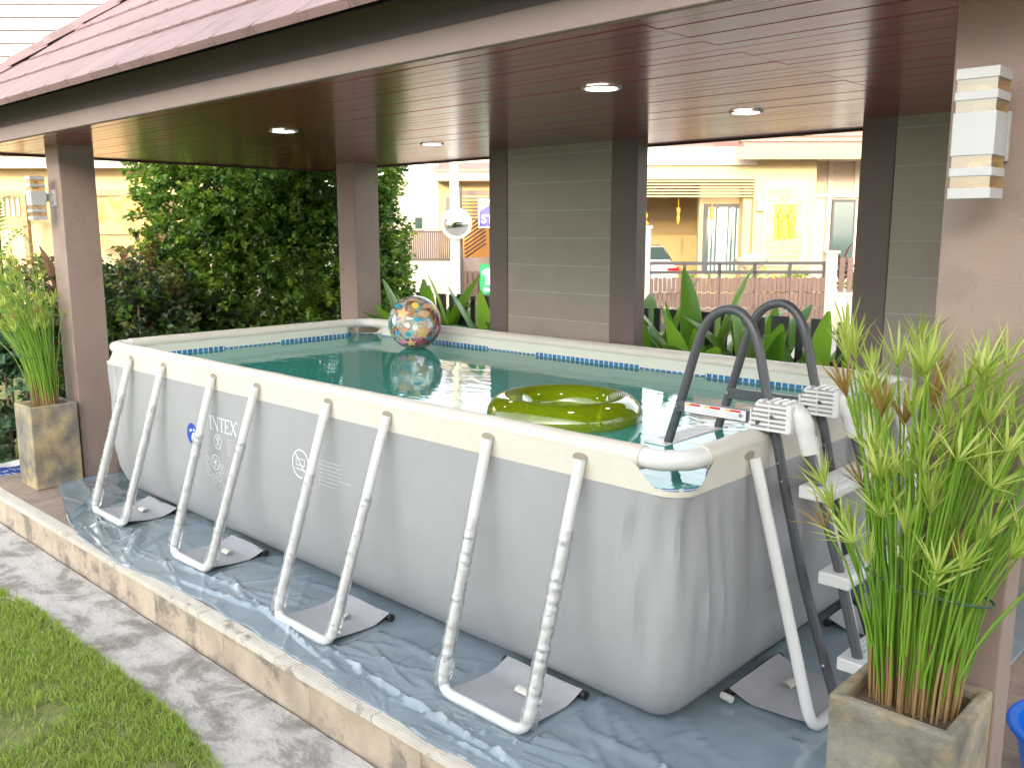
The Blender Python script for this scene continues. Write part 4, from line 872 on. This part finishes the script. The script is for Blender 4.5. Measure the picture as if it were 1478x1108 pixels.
# ================================================================== FACING HOUSE (right gap)
m_wallc = M('cream_wall', (.50, .39, .21), .8, .05, 2, .1, 60); m_wallw = M('white_wall', (.55, .48, .38), .8, .04, 2, .1, 60); m_wallt = M('tan_wall', (.50, .39, .31), .8, .05, 2)
m_tanslat = M('tan_slat', (.34, .24, .14), .6, .06); m_dframe = M('dark_frame', (.05, .045, .045), .4); m_gatebrown = M('gate_slat_brown', (.16, .095, .07), .6, .08, 9, rand=.10)
m_glass = M('window_glass', (.05, .09, .09), .06, .05, spec=.8); m_curtain = M('curtain', (.35, .47, .40), .7, .1, 5)
m_stone = M('ledge_stone', (.50, .38, .22), .8, .12, 14, .4, 30, rand=.28); m_gold = M('gold_leaf', (.80, .46, .06), .35, .15, 20, metal=.6)
m_roofred = M('house_roof_tile', (.34, .20, .17), .7, .1, 6, .2, 40, rand=.06)
HV = 23.0
def H(x, y, v=HV): u, z = uz(x, y, v); return u, z
u0, _ = H(700, 300); hx = H(930, 300)[0]
house = far('facing_house', 'sunlit cream house across the street with carport and stone panel', 'house', 6.0, HV)
def hb_(name, x0, x1, y0, y1, v0, v1, mat, parent=None, bevel=0, vref=None):       # pixel rectangle at v0, running back to v1
    a = H(x0, y1, vref or v0); c = H(x1, y0, vref or v0)
    o = MB().box(a[0]-6.0, c[0]-6.0, v0-HV, v1-HV, a[1]+.45, c[1]+.45).build(name, mat, parent or house, bevel=bevel); return o
base_y = 430
uL = H(640, 300)[0]
def hz(y, v=HV): return H(1000, y, v)[1]
def hu(x, v=HV): return H(x, 300, v)[0]
def HB(name, ua, ub, va, vb, za, zb, mat, parent=None, bevel=0): return MB().box(ua-6, ub-6, va-HV, vb-HV, za+.45, zb+.45).build(name, mat, parent or house, bevel=bevel)
zf = -.43; z_eave = hz(226); z_open = hz(259); z_val = hz(285)
HB('floor_slab', hu(640), hu(1420), HV-.6, HV+9, -.45, zf+.12, m_wallw)
HB('wall', hu(650), hu(1088), HV, HV+.25, z_open, z_eave, m_wallc)                       # beam over the carport
HB('wall', hu(1088), hu(1172), HV, HV+.25, zf, z_eave, m_wallc)                          # front wall with the stone panel
HB('wall', hu(1172), hu(1176), HV, HV+1.4, zf, z_eave, m_wallc)
HB('wall', hu(1172), hu(1430), HV+1.4, HV+1.65, zf, z_eave, m_wallw)
HB('wall', hu(1088)-.2, hu(1088)+.0, HV+.25, HV+5.4, zf, z_open+.6, m_wallc)             # carport side wall
HB('wall', hu(640), hu(1088), HV+5.4, HV+5.65, zf, z_open+.6, m_wallc)                   # carport back wall
HB('carport_ceiling', hu(640), hu(1088), HV+.25, HV+5.4, z_open+.45, z_open+.55, m_wallw)
HB('roof_beam', hu(640), hu(1088), HV-.12, HV-.01, z_eave-.22, z_eave+.05, m_wallw)
HB('wall', hu(640)-.2, hu(640), HV, HV+5.6, zf, z_eave, m_wallc)
for k in range(6):                                                                        # slatted valance
    zz = z_val+(z_open-z_val)*(k/6); HB('valance_slat', hu(640), hu(1088), HV+.06, HV+.09, zz+.008, zz+(z_open-z_val)/6-.022, m_tanslat)
# upper window bay right: tan panels with white cross frames
HB('wall_panel', hu(1190), hu(1430), HV+1.34, HV+1.4, hz(277), hz(224), m_wallt)
for xx in (1187, 1222, 1262): HB('white_trim', hu(xx)-.06, hu(xx)+.06, HV+1.28, HV+1.4, zf if xx == 1222 else hz(277), z_eave, m_wallw)
HB('white_trim', hu(1182), hu(1430), HV+1.27, HV+1.34, hz(283), hz(277), m_wallw)
wn = HB('window', hu(1226), hu(1262), HV+1.25, HV+1.38, hz(400), hz(286), m_dframe); MB().box(hu(1229)-6, hu(1259)-6, 1.235, 1.25, hz(396)+.45, hz(290)+.45).build('pane', m_glass, wn)
# sliding door on the carport side wall area
sd = HB('sliding_door', hu(1024), hu(1082), HV+.7, HV+.8, hz(396), hz(293), m_dframe)
for k in range(3):
    a = hu(1027)+(hu(1080)-hu(1027))*k/3; c = hu(1027)+(hu(1080)-hu(1027))*(k+1)/3
    MB().box(a+.04-6, c-.04-6, .685, .70, hz(392)+.45, hz(298)+.45).build('pane', m_glass if k != 1 else m_curtain, sd)
    for q in range(3): MB().box(a+.1+q*.1-6, a+.15+q*.1-6, .675, .685, hz(392)+.45, hz(300)+.45).build('curtain', m_curtain, sd)
HB('wall', hu(1018), hu(1088), HV+.72, HV+.95, zf, z_open+.4, m_wallc)
# stone feature panel with its gilded relief
fr = HB('panel_frame', hu(1101), hu(1163), HV-.09, HV-.001, hz(384), hz(262), m_wallw)
pa0, pa1, pz0, pz1 = hu(1106), hu(1157), hz(378), hz(268); rr = random.Random(6); nrow = 15
for k in range(nrow):
    z0 = pz0+(pz1-pz0)*k/nrow; a = pa0
    while a < pa1-.02:
        wv = min(rr.uniform(.2, .5), pa1-a); wv = pa1-a if pa1-a-wv < .1 else wv
        MB().box(a+.004-6, a+wv-.004-6, -.125-rr.uniform(0, .03), -.088, z0+.455, z0+(pz1-pz0)/nrow+.445).build('stone_strip', m_stone, fr); a += wv
pq = far('gilded_relief', 'gilded relief plaque of two dancing figures on the stone panel', 'relief', hu(1131), HV-.2, hz(345))
gh = hz(296)-hz(346); gw = hu(1146)-hu(1115)
MB().box(-gw/2, gw/2, 0, .03, 0, gh).build('plaque', m_gold, pq, bevel=.008)
for sx in (-.25, .22):
    b = MB(); x = sx*gw
    b.tube([(x, -.01, .05*gh), (x+.03*gw, -.02, .25*gh), (x-.02*gw, -.02, .5*gh), (x, -.03, .68*gh), (x, -.03, .78*gh)], [.07*gw, .11*gw, .09*gw, .12*gw, .05*gw], 8); b.lathe([(0, .77*gh), (.05*gw, .8*gh), (.06*gw, .85*gh), (.04*gw, .9*gh), (.0, .98*gh)], 10, (x, -.03))
    b.tube([(x-.1*gw, -.03, .67*gh), (x-.2*gw, -.03, .6*gh), (x-.16*gw, -.03, .74*gh)], .03*gw, 6); b.tube([(x+.1*gw, -.03, .67*gh), (x+.2*gw, -.03, .58*gh), (x+.12*gw, -.03, .5*gh)], .03*gw, 6)
    b.build('figure', m_gold, pq, 60)
lampn = far('porch_lamp', 'small grey wall lamp between the glass door and stone panel', 'wall lamp', hu(1095), HV-.02, hz(305))
MB().box(-.07, .07, -.14, -.02, 0, .30).build('body', M('lamp_grey', (.3, .29, .28), .5), lampn, bevel=.01); MB().box(-.055, .055, -.125, -.035, .08, .12).build('glass_band', m_amber, lampn); MB().box(-.04, .04, -.02, .018, .08, .22).build('back_plate', m_alu, lampn)
# roof of the facing house
rz0 = z_eave+.02; rf = MB()
rf.prism([(HV-.9, rz0), (HV-.9, rz0+.12), (HV+4.5, rz0+2.7), (HV+10, rz0+.12), (HV+10, rz0)], lambda a, c, t: (t-6, a-HV, c+.45), hu(1060), hu(1460))
rf.prism([(HV+1.6, rz0+.0), (HV+1.6, rz0+.1), (HV+5, rz0+1.5), (HV+9, rz0+.1), (HV+9, rz0)], lambda a, c, t: (t-6, a-HV, c+.45), hu(620), hu(1060))
ro = rf.build('roof', m_roofred, house)
for k in range(9):
    v_ = HV-.95+k*.33; zz = rz0+.13+k*.33*(2.58/5.4); MB().box(hu(1057)-6, hu(1465)-6, v_-HV, v_-HV+.36, zz+.45, zz+.45+.04).build('tile_course', m_roofred, ro)
HB('eave_fascia', hu(1046), hu(1460), HV-.98, HV-.9, rz0-.16, rz0+.12, m_tanslat); HB('eave_soffit', hu(1060), hu(1460), HV-.9, HV+1.3, rz0-.05, rz0-.005, m_wallt)
HB('parapet', hu(640), hu(1060), HV-.12, HV+.3, z_eave+.05, z_eave+.22, m_wallw)
# car under the carport
car = far('parked_car', 'white sedan parked tail-out under the carport across the street', 'car', hu(945), HV+.9, zf+.12)
m_car = M('white_car_paint', (.74, .74, .75), .18, .02, coat=.6)
cb = MB(); st = [(0, .72, .38, .80), (.06, .80, .24, 1.0), (.5, .86, .2, 1.06), (1.2, .88, .2, 1.02), (3.2, .88, .2, .98), (4.2, .82, .22, .82), (4.5, .66, .35, .70)]
prof = lambda hw, zb, zt: [(-hw*.92, zb), (-hw, zb+.12), (-hw, zt-.22), (-hw*.94, zt-.05), (-hw*.8, zt), (hw*.8, zt), (hw*.94, zt-.05), (hw, zt-.22), (hw, zb+.12), (hw*.92, zb)]
rs = [cb.add([(x, v_, z) for x, z in prof(hw, zb, zt)]) for v_, hw, zb, zt in st]
for a, c in zip(rs, rs[1:]):
    for i in range(10): j = (i+1) % 10; cb.face((a+i, c+i, c+j, a+j))
cb.face(tuple(rs[0]+i for i in range(10))); cb.face(tuple(rs[-1]+i for i in reversed(range(10)))); cb.build('body', m_car, car, 40, bevel=.02)
gb = MB(); gs = [(.55, .70, 1.04, 1.05), (1.15, .60, 1.02, 1.44), (2.1, .60, 1.0, 1.48), (3.1, .72, .97, 1.0)]
rs = [gb.add([(-.78, v_, zb), (-hw, v_, zt), (hw, v_, zt), (.78, v_, zb)]) for v_, hw, zb, zt in gs]
for a, c in zip(rs, rs[1:]):
    for i in range(3): gb.face((a+i, c+i, c+i+1, a+i+1))
gb.build('cabin', m_car, car, 40)
MB().quad((-.68, .60, 1.10), (.68, .60, 1.10), (.57, 1.10, 1.41), (-.57, 1.10, 1.41)).build('rear_window', m_glass, car, loc=(0, -.02, .015))
for sx in (-1, 1):
    MB().quad((sx*.80, 1.0, 1.06), (sx*.80, 2.9, 1.03), (sx*.625, 2.2, 1.42), (sx*.625, 1.2, 1.40)).build('side_window', m_glass, car, loc=(sx*.012, 0, 0))
    MB().prism([(sx*.83, .76), (sx*.83, .92), (sx*.52, .90), (sx*.50, .80)], lambda a, c, t: (a, t, c), -.005, .14).build('tail_light', M('tail_red', (.45, .01, .01), .15), car, bevel=.01)
    for v_ in (.85, 3.55):
        wl = MB().tube([(sx*.70, v_, .31), (sx*.89, v_, .31)], .31, 24).build('wheel', m_black, car, 40); MB().tube([(sx*.885, v_, .31), (sx*.9, v_, .31)], .19, 16).build('rim', m_steel, wl, 40)
MB().box(-.26, .26, -.012, .0, .62, .74).build('number_plate', m_print, car); MB().box(-.84, .84, -.06, .1, .26, .50).build('bumper', m_car, car, bevel=.04)
MB().box(-.30, .30, -.016, -.0, .76, .79).build('trim_strip', m_steel, car)
# hanging mobiles, pedestal fountain
for xx, y0, y1, lb_ in ((983, 285, 325, 'gilded wind chime hanging in the carport nearer the car'), (1032, 286, 318, 'gilded wind chime hanging in front of the dark glass door')):
    t = far('wind_chime', lb_, 'wind chime', hu(xx), HV+.35, hz(y0), 'wind chimes in the carport'); L_ = hz(y0)-hz(y1)
    MB().tube([(0, 0, 0), (0, 0, -L_)], .008, 5).build('cord', m_gold, t); MB().lathe([(.0, -.32*L_), (.05, -.36*L_), (.06, -.5*L_), (.03, -.55*L_), (.05, -.7*L_), (.035, -.9*L_), (.0, -1.0*L_)], 10).build('bell', m_gold, t, 60)
ft = far('pedestal_bowl', 'white stone pedestal bowl in front of the glass door', 'fountain', hu(1065), HV-1.5, -.33)
MB().lathe([(.22, 0), (.22, .1), (.13, .18), (.12, .95), (.18, 1.02)], 20).build('pedestal', m_wallw, ft, 50); MB().lathe([(.16, 1.0), (.36, 1.14), (.40, 1.26), (.36, 1.26), (.30, 1.17), (.0, 1.12)], 24, caps=False).build('bowl', m_wallw, ft, 50)
for k in range(4): MB().lathe([(0, 0), (.08, .04), (.09, .1), (.05, .17), (0, .18)], 10, (.14*math.cos(k*1.6), .14*math.sin(k*1.6))).build('lotus_bud', m_wallw, ft, 60, loc=(0, 0, 1.18))
# front gate of slats, its pillars, fence beside it
GV = 18.4
gate = far('sliding_gate', 'long brown slatted sliding gate with dark rails across the street', 'gate', 4.6, GV)
gu0, gu1 = H(937, 400, GV)[0]-4.6, H(1190, 400, GV)[0]-4.6; gz = lambda y: H(1060, y, GV)[1]+.45
zt, zm, zb = gz(380), gz(393), .06
for z in (zt, zm): MB().box(gu0, gu1, -.03, .03, z-.035, z+.035).build('rail', m_dframe, gate)
MB().box(gu0, gu1, -.035, .035, zb, zb+.1).build('rail', m_dframe, gate)
for k in range(6): a = gu0+(gu1-gu0)*k/5; MB().box(a-.03, a+.03, -.03, .03, zb, zt).build('gate_post', m_dframe, gate)
ns = 40; pitch = (gu1-gu0)/ns; hgt = (zm-.1-zb-.1)/3; sm = MB().box(-pitch*.45, pitch*.45, -.055, -.036, 0, hgt-.016).mesh('gate_slat', m_gatebrown)
for k in range(ns):
    for j in range(3): link('gate_slat', sm, gate, 0, (gu0+pitch*(k+.5), 0, zb+.1+j*hgt+(.02 if k % 2 else 0)))
def pillar(x0, x1, ytop, v, lb_, dz=0):
    a, c = H(x0, 400, v)[0], H(x1, 400, v)[0]; t = far('gate_pillar', lb_, 'pillar', (a+c)/2, v, -.45); h = H((x0+x1)/2, ytop, v)[1]+.45; w_ = (c-a)/2
    MB().box(-w_, w_, 0, w_*2, 0, h).build('shaft', m_wallw, t, bevel=.01); MB().box(-w_-.03, w_+.03, -.03, w_*2+.03, h, h+.06).build('cap', m_wallw, t, bevel=.008); return t
pillar(1192, 1208, 366, GV-.1, 'white gate pillar at the right end of the brown sliding gate')
sh = pillar(918, 938, 330, GV-.15, 'white gate pillar with a gilded finial beside the middle screen column')
MB().lathe([(.09, 0), (.12, .05), (.06, .12), (.10, .2), (.05, .32), (.0, .42)], 12, (0, .15)).build('gilded_finial', m_gold, sh, 50, loc=(0, 0, H(928, 330, GV)[1]+.45+.05))
sfn = far('slat_fence', 'brown slat fence panel on a white plinth right of the gate pillar', 'fence', H(1240, 400, GV)[0], GV)
fu = H(1208, 400, GV)[0]-H(1240, 400, GV)[0]; MB().box(fu, 4.2, 0, .2, 0, H(1220, 424, GV)[1]+.45).build('plinth', m_wallw, sfn); MB().box(fu, 4.2, -.03, .23, H(1220, 427, GV)[1]+.45, H(1220, 422, GV)[1]+.45).build('coping', m_wallw, sfn)
fz0, fz1 = H(1220, 421, GV)[1]+.45, H(1220, 372, GV)[1]+.45
for k in range(28): MB().box(fu+.06+k*.165, fu+.06+k*.165+.11, .05, .08, fz0, fz1).build('fence_slat', m_gatebrown, sfn)
MB().box(fu, 4.2, .082, .11, fz1-.2, fz1-.14).build('rail', m_dframe, sfn)
cordyline('purple-leaved cordyline above the slat fence by the gate pillar', W(H(1216, 400, GV+.7)[0], GV+.7, -.45), 24, 1.45, .5, .05, [LEAF('purple_leaf', (.12, .04, .06), (.26, .10, .11), .5, .3)], 41)
for k, (xx, vv, nn, lb_) in enumerate(((1100, GV+1.2, 900, 'flowering border plant behind the gate below the stone panel'), (1150, GV+1.3, 900, 'yellow-green border plant behind the gate next to the white wall'), (1228, GV+.6, 700, 'yellow flowering shrub behind the slat fence'), (985, GV+1.2, 500, 'small border plant behind the gate near the car'))):
    clump_tree('border_plant', lb_, 'plant', W(H(xx, 400, vv)[0], vv, -.45), [((0, 0, .75), (.45, .35, .4)), ((.3, .2, .55), (.4, .3, .45))], nn, .09, [m_yg, m_fic2, LEAF('yellow_bloom', (.7, .4, .05), (.8, .6, .1), .5, .3)], 70+k, [([(0, 0, 0), (.02, 0, .4), (.0, 0, .8)], .02)])

# ================================================================== STREET CORNER (middle gap)
CV = 22.0
def cu(x, v=CV): return uz(x, 340, v)[0]
def cz(y, v=CV): return uz(650, y, v)[1]+.45
def CB_(name, t, U, va, vb, x0, x1, y0, y1, mat, v=CV, bevel=0): return MB().box(cu(x0, v)-U, cu(x1, v)-U, va, vb, cz(y1, v), cz(y0, v), mat).build(name, mat, t, bevel=bevel) if False else MB().box(cu(x0, v)-U, cu(x1, v)-U, va, vb, cz(y1, v), cz(y0, v)).build(name, mat, t, bevel=bevel)
U1 = cu(650)
sh_ = far('corner_house', 'pale gabled house with dark balcony railing beyond the street mirror', 'house', U1, CV)
CB_('wall', sh_, U1, 0, .3, 560, 634, 262, 470, m_wallw); CB_('wall', sh_, U1, .05, .3, 634, 760, 252, 470, m_wallc)
MB().prism([(cu(540)-U1, cz(262)), (cu(634)-U1, cz(262)), (cu(634)-U1, cz(236))], lambda a, c, t: (a, t, c), 0, .3).build('gable', m_wallw, sh_)
CB_('wall', sh_, U1, .3, 6, 540, 548, 262, 470, m_wallw)
CB_('eave_fascia', sh_, U1, -.7, .05, 634, 780, 250, 263, m_wallt); MB().prism([(-.75, cz(251)), (-.75, cz(247)), (3.5, cz(205)), (3.5, cz(209))], lambda a, c, t: (t, a, c), cu(630)-U1, cu(790)-U1).build('roof', m_roofred, sh_)
for k in range(9): zz = 268+k*9; MB().box(cu(636)-U1, cu(760)-U1, .03, .048, cz(zz+8), cz(zz)-.012).build('siding_board', m_wallc, sh_)
wn = CB_('window', sh_, U1, -.05, .0, 598, 612, 312, 332, m_wallw); MB().box(cu(600)-U1, cu(610)-U1, -.07, -.05, cz(330), cz(314)).build('pane', m_glass, wn)
CB_('dark_vent', sh_, U1, -.03, .04, 644, 652, 285, 305, m_dframe)
bw = far('boundary_wall', 'pale plastered boundary wall topped by dark vertical railing at the corner', 'wall', cu(620, 19.0), 19.0)
V2 = 19.0; U2 = cu(620, V2)
CB_('wall', bw, U2, 0, .15, 575, 649, 376, 474, m_wallw, V2); CB_('coping', bw, U2, -.03, .18, 575, 651, 373, 376, m_dframe, V2)
for k in range(24): xx = 577+k*3.05; CB_('railing_slat', bw, U2, .05, .07, xx, xx+2.35, 333, 373, M('railing_brown', (.075, .055, .06), .6), V2)
CB_('rail', bw, U2, .08, .11, 575, 651, 333, 336, m_dframe, V2)
pole = far('utility_pole', 'pale concrete utility pole standing behind the round mirror', 'pole', cu(656.5, 18.2), 18.2)
MB().lathe([(.105, 0), (.088, 3.5), (.07, 8)], 14).build('shaft', M('pale_concrete', (.66, .62, .54), .85, .1, 5, .2, 30), pole, 50); MB().tube([(-.45, 0, 7.2), (.45, 0, 7.2)], .05, 6).build('cross_arm', m_dframe, pole); MB().tube([(0, -.09, 1.55), (0, -.12, 1.55)], .03, 8).build('bolt', m_steel, pole); MB().tube([(.14, .02, 0), (.13, .02, 2.9)], .022, 8).build('conduit', m_dframe, pole, 50)
mir = far('street_mirror', 'round convex street mirror with pale rim on the utility pole', 'mirror', cu(659, 17.8), 17.8, uz(659, 323, 17.8)[1])
mr_ = 21/FPX*17.8; prof = [(mr_*math.sin(k*.05*8/8*1.0)*1.0, 0) for k in range(2)]
def mir_fn(k, n=10): a = k/n*.62; return (mr_*.93*math.sin(a)/math.sin(.62), -(mr_*.45)*(math.cos(a)-math.cos(.62))/(1-math.cos(.62))*.55)
b = MB(); nn_ = 32; rings = []
for k in range(1, 11): r_, d_ = mir_fn(k); rings.append(b.add([(r_*math.cos(6.2832*i/nn_), d_, r_*math.sin(6.2832*i/nn_)) for i in range(nn_)]))
c0 = b.add([(0, mir_fn(0)[1], 0)])
for i in range(nn_): b.face((c0, rings[0]+i, rings[0]+(i+1) % nn_))
for a, c in zip(rings, rings[1:]):
    for i in range(nn_): j = (i+1) % nn_; b.face((a+i, c+i, c+j, a+j))
b.build('mirror_glass', M('mirror_face', (.85, .84, .80), .05, .02, metal=1), mir, 60)
MB().tube([(mr_*.96*math.cos(6.2832*k/32), .0, mr_*.96*math.sin(6.2832*k/32)) for k in range(32)], .03, 8, closed=True).build('rim', m_cream, mir, 60); MB().tube([(0, .02, 0), (-.02, .36, 0)], .04, 8).build('bracket', m_dframe, mir)
V3 = 19.6; U3 = cu(685, V3)
pg = far('shop_pergola', 'dark louvred pergola and sliding screen behind the sale sign', 'pergola', U3, V3)
for xx in (664, 706, 740): CB_('post', pg, U3, 0, .1, xx, xx+2.5, 276, 474, m_dframe, V3)
CB_('beam', pg, U3, -.05, .12, 662, 745, 275, 282, M('pergola_brown', (.16, .11, .09), .6), V3)
for k in range(7): zz = 285+k*5; CB_('louvre', pg, U3, .02, .06, 667, 742, zz, zz+2.6, m_dframe, V3)
CB_('back_wall', pg, U3, 1.2, 1.3, 664, 745, 283, 474, M('orange_wall', (.62, .28, .06), .7, .1, 3), V3)
for k in range(8): zz = 318+k*6; MB().tube([(cu(668, V3)-U3, .6, cz(zz+14, V3)), (cu(700, V3)-U3, .6, cz(zz-8, V3))], .025, 6).build('shadow_stripe', M('shadow_stripe_brown', (.12, .06, .04), .6), pg)  # thin brown bars stand in for the striped shadow on the orange wall
CB_('low_screen', pg, U3, .12, .18, 667, 742, 372, 474, M('screen_taupe', (.26, .19, .16), .7), V3)
for k in range(9): xx = 668+k*8; CB_('screen_slat', pg, U3, .04, .08, xx, xx+5, 392, 470, m_gatebrown, V3)
sg = far('sale_sign', 'white and blue sale sign hanging under the pergola', 'sign', cu(698, V3-.4), V3-.4, uz(698, 329, V3-.4)[1])
Vs = V3-.4; sw0, sw1, sh1 = cu(690.5, Vs)-cu(698, Vs), cu(716, Vs)-cu(698, Vs), uz(698, 287.5, Vs)[1]-uz(698, 329, Vs)[1]
MB().box(sw0, sw1, 0, .03, 0, sh1).build('board', m_print, sg, bevel=.004)
MB().prism([(sw0+.02, .03), (sw1-.01, .03), (sw1-.01, sh1*.93), (sw0+.30, sh1*.86), (sw0+.02, sh1*.58)], lambda a, c, t: (a, t, c), -.006, -.001).build('blue_field', M('sign_blue', (.03, .03, .50), .4), sg)
def text(body, size, mat, parent, loc, name, shear=0):
    cu_ = bpy.data.curves.new(name, 'FONT'); cu_.body = body; cu_.size = size; cu_.shear = shear; cu_.extrude = .002; cu_.offset = size*.02
    to = bpy.data.objects.new('tmp_text', cu_); COL.objects.link(to); dg = bpy.context.evaluated_depsgraph_get(); me = bpy.data.meshes.new_from_object(to.evaluated_get(dg)); bpy.data.objects.remove(to); me.materials.clear(); me.materials.append(mat)
    return link(name, me, parent, 0, loc, (math.radians(90), 0, 0))
text('SAL', sh1*.30, M('sign_orange', (.55, .16, .03), .5), sg, (sw0+.02, -.008, sh1*.70), 'sign_lettering', .0).rotation_euler = (math.radians(90), math.radians(-14), 0)
text('ST', sh1*.42, m_print, sg, (sw0+.06, -.010, sh1*.17), 'sign_lettering')
gs_ = far('green_poster', 'green poster with a white shirt picture beside the screen column', 'poster', cu(700, Vs), Vs, uz(700, 425, Vs)[1])
ph_ = uz(700, 381, Vs)[1]-uz(700, 425, Vs)[1]; p0_, p1_ = cu(692, Vs)-cu(700, Vs), cu(716, Vs)-cu(700, Vs)
MB().box(p0_, p1_, 0, .025, 0, ph_).build('board', M('poster_green', (.02, .36, .12), .5), gs_)
MB().prism([(p0_+.12, .32*ph_), (p0_+.3, .32*ph_), (p0_+.3, .68*ph_), (p0_+.36, .62*ph_), (p0_+.38, .76*ph_), (p0_+.26, .86*ph_), (p0_+.16, .86*ph_), (p0_+.04, .76*ph_), (p0_+.07, .62*ph_), (p0_+.12, .68*ph_)], lambda a, c, t: (a, t, c), -.006, -.001).build('shirt_picture', m_print, gs_)
for k in range(3): MB().box(p0_+.08, p0_+.26-.04*k, -.005, -.001, (.10+.05*k)*ph_, (.13+.05*k)*ph_).build('poster_lettering', m_print, gs_)

# ================================================================== LEFT NEIGHBOUR
V4 = 14.5
def lu(x, v=V4): return uz(x, 300, v)[0]
def lz(y, v=V4): return uz(100, y, v)[1]+.2
U4 = lu(100)
nb_ = far('neighbour_house', 'tall white-boarded neighbouring house with cream ground floor at the left', 'house', U4, V4, -.2)
def LB(name, va, vb, x0, x1, y0, y1, mat, parent=None, v=V4): return MB().box(lu(x0, v)-U4, lu(x1, v)-U4, va, vb, lz(y1, v), lz(y0, v)).build(name, mat, parent or nb_)
LB('wall', 0, .25, -330, 330, 235, 480, m_wallc); LB('eave_board', -.55, -.45, -340, 340, 229, 246, m_wallt); LB('eave_soffit', -.45, .0, -340, 340, 229, 232, m_wallw)
LB('wall', .3, .5, -330, 330, -420, 229, M('siding_gap_shade', (.12, .09, .08), .8)); LB('wall', .5, 5, 322, 330, -420, 470, m_wallw)  # dark sheet behind the boards paints in the shade of their gaps
MB().prism([(-.6, lz(229)), (-.6, lz(227)), (.3, lz(190)), (.3, lz(193))], lambda a, c, t: (t, a, c), lu(-345)-U4, lu(345)-U4).build('skirt_roof', m_roofred, nb_)
m_siding = M('white_siding', (.66, .64, .6), .6, .03)
for k in range(30):
    zz = 190-k*19; b = MB(); b.prism([(.26, lz(zz)), (.24, lz(zz)), (.272, lz(zz-17.0)), (.30, lz(zz-17.0)), (.30, lz(zz))], lambda a, c, t: (t, a, c), lu(-330)-U4, lu(330)-U4); b.build('siding_board', m_siding, nb_)
LB('beam', -.4, -.3, -200, 250, 276, 283, M('beam_brown', (.26, .17, .10), .7)); 
for xx in (-60, 50, 237): LB('post', -.4, -.3, xx, xx+7, 283, 480, M('post_brown', (.30, .18, .08), .7))
for k in range(14): LB('lattice_slat', -.2, -.17, -40+k*7.4, -36+k*7.4, 285, 312, m_wallw)
LB('rail', -.36, -.32, -200, 250, 315, 319, M('rail_brown', (.32, .2, .1), .7))
tp = far('orange_tarpaulin', 'sunlit orange-brown tarpaulin hung along the neighbouring carport', 'tarpaulin', lu(190), V4-.5, -.2)
x0_, x1_ = lu(134)-lu(190), lu(240)-lu(190)
MB().grid(60, 26, lambda s, t: (x0_+(x1_-x0_)*s, .05*math.sin(s*14+t*3)*t+.03*noise.noise((s*6, t*5, 0))-.06*max(0, noise.noise((s*2.5+t*2, t*2, 4))), lz(358)+(lz(284)-lz(358))*t-.03*math.sin(s*math.pi*3)**2*t)).build('sheet', M('orange_sheet', (.52, .27, .09), .55, .10, 3, .1, 30), tp, 70)
MB().tube([(x0_, 0, lz(283.5)), (x1_, 0, lz(283.5))], .02, 6).build('hem_pole', m_tanslat, tp, 60); MB().tube([(x0_, -.03, lz(338)), (x1_, -.03, lz(338))], .015, 6).build('hem_pole', m_tanslat, tp, 60)
bf = far('boundary_fence', 'dark railing fence below the tarpaulin, half hidden by shrubs', 'fence', lu(100, 11.5), 11.5, -.2); fh = 1.35
for k in range(70): MB().box(-3.6+k*.11, -3.57+k*.11, 0, .02, 0, fh).build('railing_bar', m_dframe, bf)
for z in (.15, fh-.08): MB().box(-3.7, 4.2, -.02, .0, z, z+.05).build('rail', m_dframe, bf)

# ================================================================== UNSEEN HOUSE ADDED BEHIND THE CAMERA (sized to block the low sun from the garden)
blocker = far('sun_blocker_house', 'unseen two-storey house added behind the camera to shade the garden', 'house', 0, -7.0, -.2)
MB().box(-12, 11, -7, 0, 0, 4.8).build('wall', M('house_render', (.70, .66, .60), .8, .05, 2), blocker)  # wall kept pale to bounce more light towards the pool
MB().prism([(.8, 4.75), (-3.5, 6.5), (-7.8, 4.75)], lambda a, c, t: (t, a, c), -12.8, 11.8).build('roof', m_rooftile, blocker)
for k in range(6):
    for z in (.9, 3.1): f_ = MB().box(-10.5+k*3.7, -9.0+k*3.7, .0, .06, z, z+1.3).build('window', m_dframe, blocker); MB().box(-10.4+k*3.7, -9.1+k*3.7, .06, .07, z+.08, z+1.22).build('pane', m_glass, f_)
